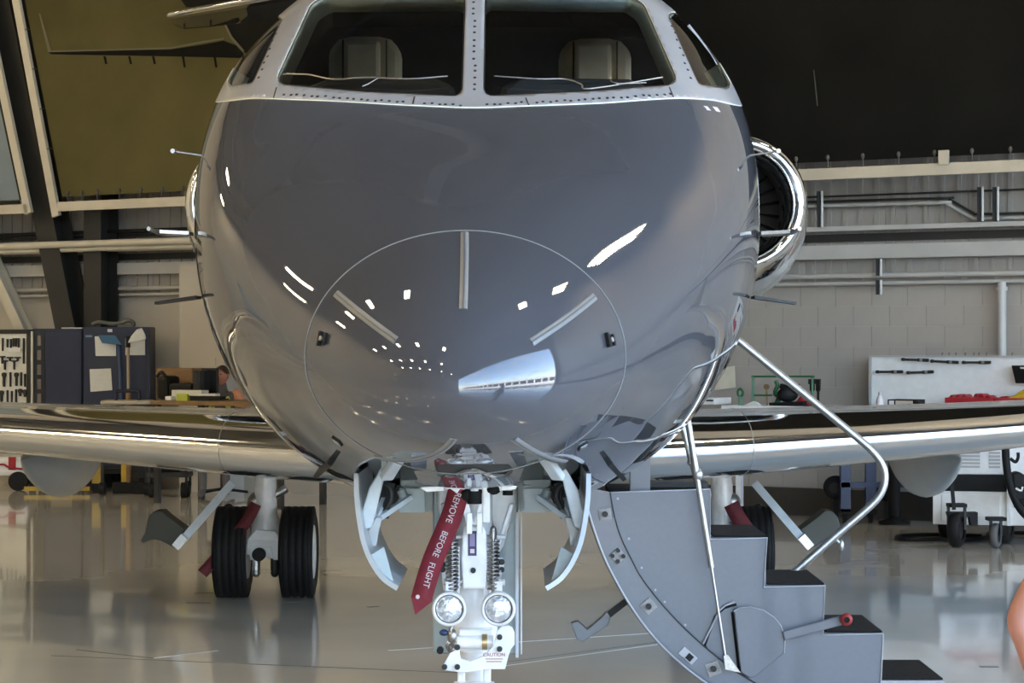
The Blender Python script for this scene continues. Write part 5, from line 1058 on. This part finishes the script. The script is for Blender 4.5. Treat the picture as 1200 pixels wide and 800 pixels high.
t, a, b = onBench('bottle', 1026, 1032, 467, M_white, 'small clear spray bottle at the left end of the bench below the board', 'bottle', OB-.1, .07); p = MW @ Vector(((a[0]+b[0])/2, a[1]+.04, zbn)); MB().lathe([(.035, 0), (.04, .05), (.03, .09), (.012, .12)], p, (0, 0, 1), 14, True).ob('flask', M_ltr, t); MB().cyl(p+Vector((0, 0, .12)), p+Vector((0, 0, .15)), .015, n=8).ob('cap', M_girt, t)
# notice sheet, papers, hook and green rack on the left part of the bench
p = onwall(855, 440, .03); solo('notice_sheet', MB().prism([onwall(838, 432, .035), onwall(861, 428.5, .035), onwall(862, 454, .035), onwall(838, 457, .035)], V*.003), mat('notice_cream', (.62, .58, .46), .6, var=.06), p, 'cream notice sheet on the block wall beside the fuselage', 'paper')
t, a, b = onBench('printer', 815, 837, 466, M_white, 'white printer with dark slot just beside the fuselage', 'printer', OB-.1, .4); MB(MW).box(a, b).ob('case', M_white, t, bevel=.01); MB(MW).box((a[0], a[1]-.006, (a[2]+b[2])/2-.0), (b[0]-.01, a[1]-.001, b[2]-.02)).ob('slot', M_black, t)
t, a, b = onBench('lifting_eye', 864, 871, 456, M_green, 'green lifting eye standing on the bench near the rail', 'lifting eye', OB-.1, .03); c = onwall(867.5, 460, OB-.1); MB().tube([c+U*.03*math.cos(2*PI*i/20)+Vector((0, 0, .038*math.sin(2*PI*i/20))) for i in range(21)], .013, 8, False).ob('ring', M_green, t); MB().bar(c-Vector((0, 0, .03)), Vector((c.x, c.y, zbn)), .04, .03).ob('shank', M_green, t)
t, a, b = onBench('rack', 882, 960, 440, M_green, 'green steel tube rack with gear and rags on the bench behind the handrail', 'rack', OB-.2, .2); g_ = lambda x, y, o_=OB-.2: onwall(x, y, o_)
def zb2(p): p = p.copy(); p.z = zbn; return p
MB().bar(zb2(g_(882.5, 470)), g_(882.5, 441), .026, .026).ob('post', M_green, t); MB().bar(g_(881, 441), g_(954, 441), .02, .02).ob('top_rail', M_green, t); MB().bar(g_(882, 463), g_(905, 463), .02, .02).ob('lower_rail', M_green, t); MB().bar(zb2(g_(952, 470)), g_(952, 441), .02, .02).ob('post', M_green, t)
MB().tube(smooth_path([zb2(g_(909, 470)), g_(913, 465), g_(908, 460), g_(911, 452), g_(909, 446)]), [.03]*12+[.022]*13, 8).ob('jack_column', M_green, t); MB().cyl(g_(898, 453)-V*.01, g_(898, 453)+V*.02, .028, n=16).ob('gauge', M_wood, t); MB().bar(g_(898, 456), zb2(g_(899, 470)), .02, .012).ob('gauge_stem', M_wood, t)
MB().ell(g_(923, 462), (.11, .06, .08), 14, 8).bar(g_(915, 452), g_(935, 458), .05, .05).bar(g_(937, 450), g_(928, 460), .012, .012).ob('machine_body', M_black, t); MB().prism([zb2(g_(928, 478)), g_(932, 470), g_(938, 463), g_(944, 470), zb2(g_(950, 478))], V*.12).ob('red_cover', M_redp, t, bevel=.02); MB().bar(zb2(g_(905, 475)), zb2(g_(945, 475))+Vector((0, 0, .02)), .15, .06).ob('base_block', M_black, t)
MB().prism([zb2(g_(872, 478, OB-.1)), g_(882, 470, OB-.1), g_(887, 472, OB-.1), zb2(g_(890, 478, OB-.1))], V*.05).ob('tilted_card', M_paper, t)
for x in (951, 958): MB().prism([g_(x-2.4, 445), g_(x+2.4, 445), g_(x+2.2, 457), g_(x+.8, 459), g_(x+.8, 470), g_(x-.8, 470), g_(x-.8, 459), g_(x-2.2, 457)], V*.03).ob('clamp', M_black, t)
MB().prism([g_(947, 444), g_(961, 444), g_(961, 450), g_(947, 450)], V*.02).ob('clamp_plate', M_steel, t)

# ground support cart, hose, stands under the right wing
gp_ = fpt(1122, 641); gy = gp_.y
def G_(px, py, dy=0.): return at(px, py, gy+dy)
gc = thing('ground_power_cart', 'white ground power cart with black band and pneumatic casters under the right wing', 'cart', gp_)
yaw = frame((0, 0, 0), (math.cos(-.28), math.sin(-.28), 0), (-math.sin(-.28), math.cos(-.28), 0)); c0 = G_(1172, 600, .25); gM = Matrix.Translation(Vector((c0.x, c0.y, 0))) @ Matrix.Rotation(-.22, 4, 'Z')
zl, zm0, zm1, zt2 = G_(1140, 618).z, G_(1140, 578).z, G_(1140, 558).z, G_(1140, 520).z
x0, x1 = -.60, 1.0
MB(gM).box((x0, 0, zl), (x1, .8, zm0)).ob('lower_body', M_white, gc, bevel=.008); MB(gM).box((x0, -.005, zm0), (x1, .8, zm1)).ob('band', M_black, gc); MB(gM).box((x0+.06, .01, zm1), (x1, .8, zt2)).ob('upper_body', M_white, gc, bevel=.008)
for i in range(5): MB(gM).box((x0+.22, .002, zm1+.06+i*.032), (x0+.42, .012, zm1+.08+i*.032)).ob('louver', M_girt, gc)
for i in range(5): MB(gM).box((x0+.50, .002, zm1+.06+i*.032), (x0+.60, .012, zm1+.08+i*.032)).ob('louver', M_girt, gc)
MB(gM).box((x0+.66, -.02, zl), (x0+.70, .0, zt2)).ob('edge_post', M_white, gc); MB(gM).box((x0+.72, -.012, zm0-.14), (x0+.86, -.001, zm0-.05)).ob('socket_panel', M_black, gc); MB(gM).box((x0+.08, -.012, zl+.03), (x0+.6, -.001, zm0-.03)).ob('access_panel', M_white, gc, bevel=.003)
MB().prism([G_(1122, 613, -.1), G_(1124, 606, -.1), G_(1126, 613, -.1)], (0, .002, 0)).ob('chevron', M_black, gc)
def caster(par, c, r, w, m=M_rubber):
    c = Vector(c); MB().lathe([(r*.55, -w/2), (r*.9, -w/2), (r, -w*.3), (r, w*.3), (r*.9, w/2), (r*.55, w/2)], c, (.9, -.44, 0), 24).ob('wheel', m, par); MB().cyl(c-Vector((.9, -.44, 0))*w*.4, c+Vector((.9, -.44, 0))*w*.4, r*.56, n=16).ob('rim', M_steel, par); MB().bar(c+Vector((-.9, .44, 0))*w*.75, c+Vector((-.9, .44, 0))*w*.75+Vector((0, 0, r*1.3)), .02, .05).bar(c+Vector((.9, -.44, 0))*w*.75, c+Vector((.9, -.44, 0))*w*.75+Vector((0, 0, r*1.3)), .02, .05).ob('fork', M_steel, par); MB().cbox(c+Vector((0, 0, r*1.35)), (.16, .16, .03)).ob('mount', M_black, par)
c = G_(1121, 622); caster(gc, (c.x, c.y, .16), .16, .10); c = G_(1167, 622, -.05); caster(gc, (c.x, c.y, .11), .11, .06, mat('caster_grey', (.10, .10, .10), .6)); c = G_(1178, 615, .4); caster(gc, (c.x, c.y, .16), .16, .1); c = G_(1110, 610, .9); caster(gc, (c.x, c.y, .16), .16, .1)
MB().prism([G_(1110, 600, -.05), G_(1146, 600, -.05), G_(1146, 616, -.05), G_(1138, 616, -.05), G_(1136, 606, -.05), G_(1112, 606, -.05)], (0, .1, 0)).ob('caster_bracket', M_black, gc, bevel=.004); MB().bar(G_(1115, 562, -.12), G_(1118, 597, -.12), .03, .03).ob('tow_bar', M_black, gc)
hz = thing('hose', 'thick black hose draped over the white cart at the right edge', 'hose', G_(1180, 560, -.2)); MB().tube(smooth_path([G_(1178, 500, -.15), G_(1179, 540, -.18), G_(1184, 570, -.2), G_(1193, 592, -.2), G_(1205, 606, -.2), G_(1220, 612, -.2)]), .035, 10).ob('hose', M_rubber, hz); MB().tube(smooth_path([G_(1184, 537, -.16), G_(1190, 541, -.16), G_(1193, 536, -.16), G_(1193, 530, -.16)]), .015, 8).ob('clip', M_rubber, hz)
dv_ = thing('fitting_box', 'dark fitting with grey valve mounted on the white cart by the hose', 'valve', G_(1197, 570, -.18)); MB().prism([G_(1186, 555, -.17), G_(1194, 552, -.17), G_(1210, 562, -.17), G_(1210, 588, -.17), G_(1188, 586, -.17)], (0, .15, 0)).ob('body', M_black, dv_, bevel=.02); MB().tube(smooth_path([G_(1190, 572, -.2), G_(1196, 575, -.2), G_(1198, 570, -.2)]), .015, 8).ob('valve', M_zinc, dv_)
a = [fpt(1055, 629.5), fpt(1050, 632), fpt(1060, 634), fpt(1090, 634), fpt(1130, 634.5), fpt(1155, 632), fpt(1163, 626), fpt(1210, 627)]
b = [fpt(1055, 629.5), fpt(1080, 628.5), fpt(1110, 628.5), fpt(1150, 630)]
hs = thing('air_hose', 'thin black hose looped on the floor by the white cart', 'hose', a[2]); up_ = Vector((0, 0, .018)); MB().tube([p+up_ for p in smooth_path(a, 5)], .018, 8).ob('hose_run', M_rubber, hs); MB().tube([p+up_ for p in smooth_path(b, 5)], .018, 8).ob('hose_return', M_rubber, hs)
# blue wheeled stand and black pedestal
q0 = fpt(1000, 613); by = q0.y; B_ = lambda x, y, d_=0.: at(x, y, by+d_)
bs = thing('maintenance_stand', 'blue steel stand on wheels under the right wing, behind the handrail bend', 'stand', q0)
MB().box(tuple(B_(985, 600)), tuple(B_(997, 535)+Vector((0, .1, 0)))).ob('upright', mat('stand_blue', (.006, .02, .075), .4, var=.1), bs, bevel=.006); M_sb = MATS['stand_blue']
MB().box(tuple(B_(985, 571)), tuple(B_(1060, 565)+Vector((0, .08, 0)))).ob('crossbar', M_sb, bs); MB().box(tuple(B_(1015, 592, .02)), tuple(B_(1027, 540, .02)+Vector((0, .1, 0)))).ob('upright', M_sb, bs); MB().bar(B_(991, 540), B_(991, 540)+Vector((0, .35, 0)), .06, .06).ob('side_beam', M_sb, bs)
for x, y, r in ((979, 571, 14), (1040, 574, 13)): c = B_(x, y, .25); rr = r/F*(by+.25); MB().lathe([(rr*.45, -.05), (rr*.9, -.06), (rr, -.03), (rr, .03), (rr*.9, .06), (rr*.45, .05)], c, (.35, .94, 0), 24).ob('wheel', M_rubber, bs); MB().cyl(c+Vector((-.014, -.04, 0)), c+Vector((.014, .04, 0)), rr*.47, n=16).ob('wheel_rim', M_steel, bs); MB().bar(c, Vector((c.x, c.y, 0)), .05, .05).ob('jack_leg', M_black, bs)
for x in (991, 1021): c = B_(x, 603); MB().cyl(Vector((c.x, c.y+.05, .10)), Vector((c.x, c.y+.05, .0)), .035, .02, n=10).ob('foot', M_black, bs); MB().cbox((c.x, c.y+.05, .12), (.12, .1, .05)).ob('foot_plate', M_black, bs)
q0 = fpt(1048, 614); bl = thing('pedestal', 'black pedestal on a flat round base under the right wing', 'pedestal', q0); MB().lathe([(.16, 0), (.16, .03), (.05, .06), (.05, .1)], q0+Vector((0, 0, 0)), (0, 0, 1), 20, True).ob('base', M_black, bl); MB().cyl(q0+Vector((0, 0, .08)), q0+Vector((0, 0, .9)), .06, n=14).ob('column', M_black, bl)

# ------------------------------------------------------------------ person just outside the right edge, elbow in view
DP = 6.3; el = at(1184, 726, DP); pb_ = Vector((el.x+.42, DP+.02, 0)); by_ = thing('person', 'bystander at the right edge, only the bare bent elbow in view', 'person', pb_)
def Q(x, y, z): return pb_+Vector((x, y, z))
sh = el+Vector((.195, .02, .29)); wr = el+Vector((.09, -.02, -.24)); hip = 1.0*.0+.93
bj = {'hip': (Q(0, 0, .86), .09), 'waist': (Q(0, 0, 1.04), .09), 'chest': (Q(0, .0, 1.24), .095), 'neck': (Q(0, .02, 1.40), .058), 'skull': (Q(0, .03, 1.50), .062)}
be = [('hip', 'waist'), ('waist', 'chest'), ('chest', 'neck'), ('neck', 'skull')]
bj.update({'lsh': (sh, .05), 'lma': (sh.lerp(el, .62)+Vector((.012, 0, 0)), .047), 'lel': (el+Vector((.016, 0, .002)), (.036, .036)), 'lfo': (el.lerp(wr, .30)+Vector((.03, 0, 0)), .045), 'lwr': (wr, .03), 'rsh': (Q(.2, .02, 1.34), .05), 'rel': (Q(.27, .02, 1.05), .044), 'rwr': (Q(.27, .12, .80), .03)})
be += [('chest', 'lsh'), ('lsh', 'lma'), ('lma', 'lel'), ('lel', 'lfo'), ('lfo', 'lwr'), ('chest', 'rsh'), ('rsh', 'rel'), ('rel', 'rwr')]
for s_, n_ in ((-1, 'l'), (1, 'r')):
    bj.update({n_+'hp': (Q(s_*.09, 0, .80), .07), n_+'kn': (Q(s_*.11, .01, .46), .05), n_+'an': (Q(s_*.12, -.02, .08), .042), n_+'to': (Q(s_*.13, .15, .035), .036)})
    be += [('hip', n_+'hp'), (n_+'hp', n_+'kn'), (n_+'kn', n_+'an'), (n_+'an', n_+'to')]
for n_, w0, dx in (('l', wr, Vector((.05, .01, -.03))), ('r', Q(.27, .12, .80), Vector((0, .02, -.06)))):       # palm and five bent fingers
    d_ = dx.normalized(); palm = w0+d_*.07; sd_ = d_.cross(Vector((0, 1, 0))).normalized() if n_ == 'l' else Vector((0, 1, 0)); bj[n_+'pa'] = (palm, (.034, .018)); be.append((n_+'wr', n_+'pa'))
    ax = Vector((0, 1, 0)) if n_ == 'l' else Vector((0, 1, 0))
    for q_ in range(4):
        o_ = ax*(.024*(q_-1.5)); L0 = (.03, .036, .034, .026)[q_]; cur = Vector((.02, 0, -.02)) if n_ == 'l' else Vector((-.012, 0, -.008))
        bj['%sf%da' % (n_, q_)] = (palm+d_*.045+o_, .009); bj['%sf%db' % (n_, q_)] = (palm+d_*(.045+L0)+o_+cur*.4, .0085); bj['%sf%dc' % (n_, q_)] = (palm+d_*(.045+L0*1.7)+o_+cur*1.2, .0075)
        be += [(n_+'pa', '%sf%da' % (n_, q_)), ('%sf%da' % (n_, q_), '%sf%db' % (n_, q_)), ('%sf%db' % (n_, q_), '%sf%dc' % (n_, q_))]
    bj[n_+'t1'] = (w0+d_*.04-ax*.038, .010); bj[n_+'t2'] = (w0+d_*.075-ax*.058, .0085); be += [(n_+'wr', n_+'t1'), (n_+'t1', n_+'t2')]
skinned('body', bj, be, M_skin, by_)
skinned('shirt', {'w': (Q(0, 0, .88), (.175, .135)), 'm': (Q(0, 0, 1.06), (.165, .13)), 'c': (Q(0, 0, 1.25), (.18, .14)), 'n': (Q(0, .015, 1.40), .078), 'l': (sh, .072), 'l2': (sh.lerp(el, .42), .066), 'r': (Q(.2, .02, 1.34), .072), 'r2': (Q(.24, .02, 1.20), .066)}, [('w', 'm'), ('m', 'c'), ('c', 'n'), ('c', 'l'), ('l', 'l2'), ('c', 'r'), ('r', 'r2')], mat('shirt_navy', (.02, .025, .05), .8, var=.15), by_)
skinned('trousers', {'w': (Q(0, 0, .90), (.175, .128)), 'h': (Q(0, 0, .82), (.18, .13)), 'lh': (Q(-.09, 0, .76), .105), 'lk': (Q(-.11, .01, .46), .078), 'la': (Q(-.12, -.02, .10), .062), 'rh': (Q(.09, 0, .76), .105), 'rk': (Q(.11, .01, .46), .078), 'ra': (Q(.12, -.02, .10), .062)}, [('w', 'h'), ('h', 'lh'), ('lh', 'lk'), ('lk', 'la'), ('h', 'rh'), ('rh', 'rk'), ('rk', 'ra')], mat('trousers_dark', (.03, .03, .035), .8, var=.15), by_)
for s_ in (-1, 1): MB().ell(Q(s_*.125, .06, .045), (.05, .14, .05), 14, 8).ob('shoe', M_black, by_)
head(Q(0, .05, 1.565), (-.3, 1, 0), by_)
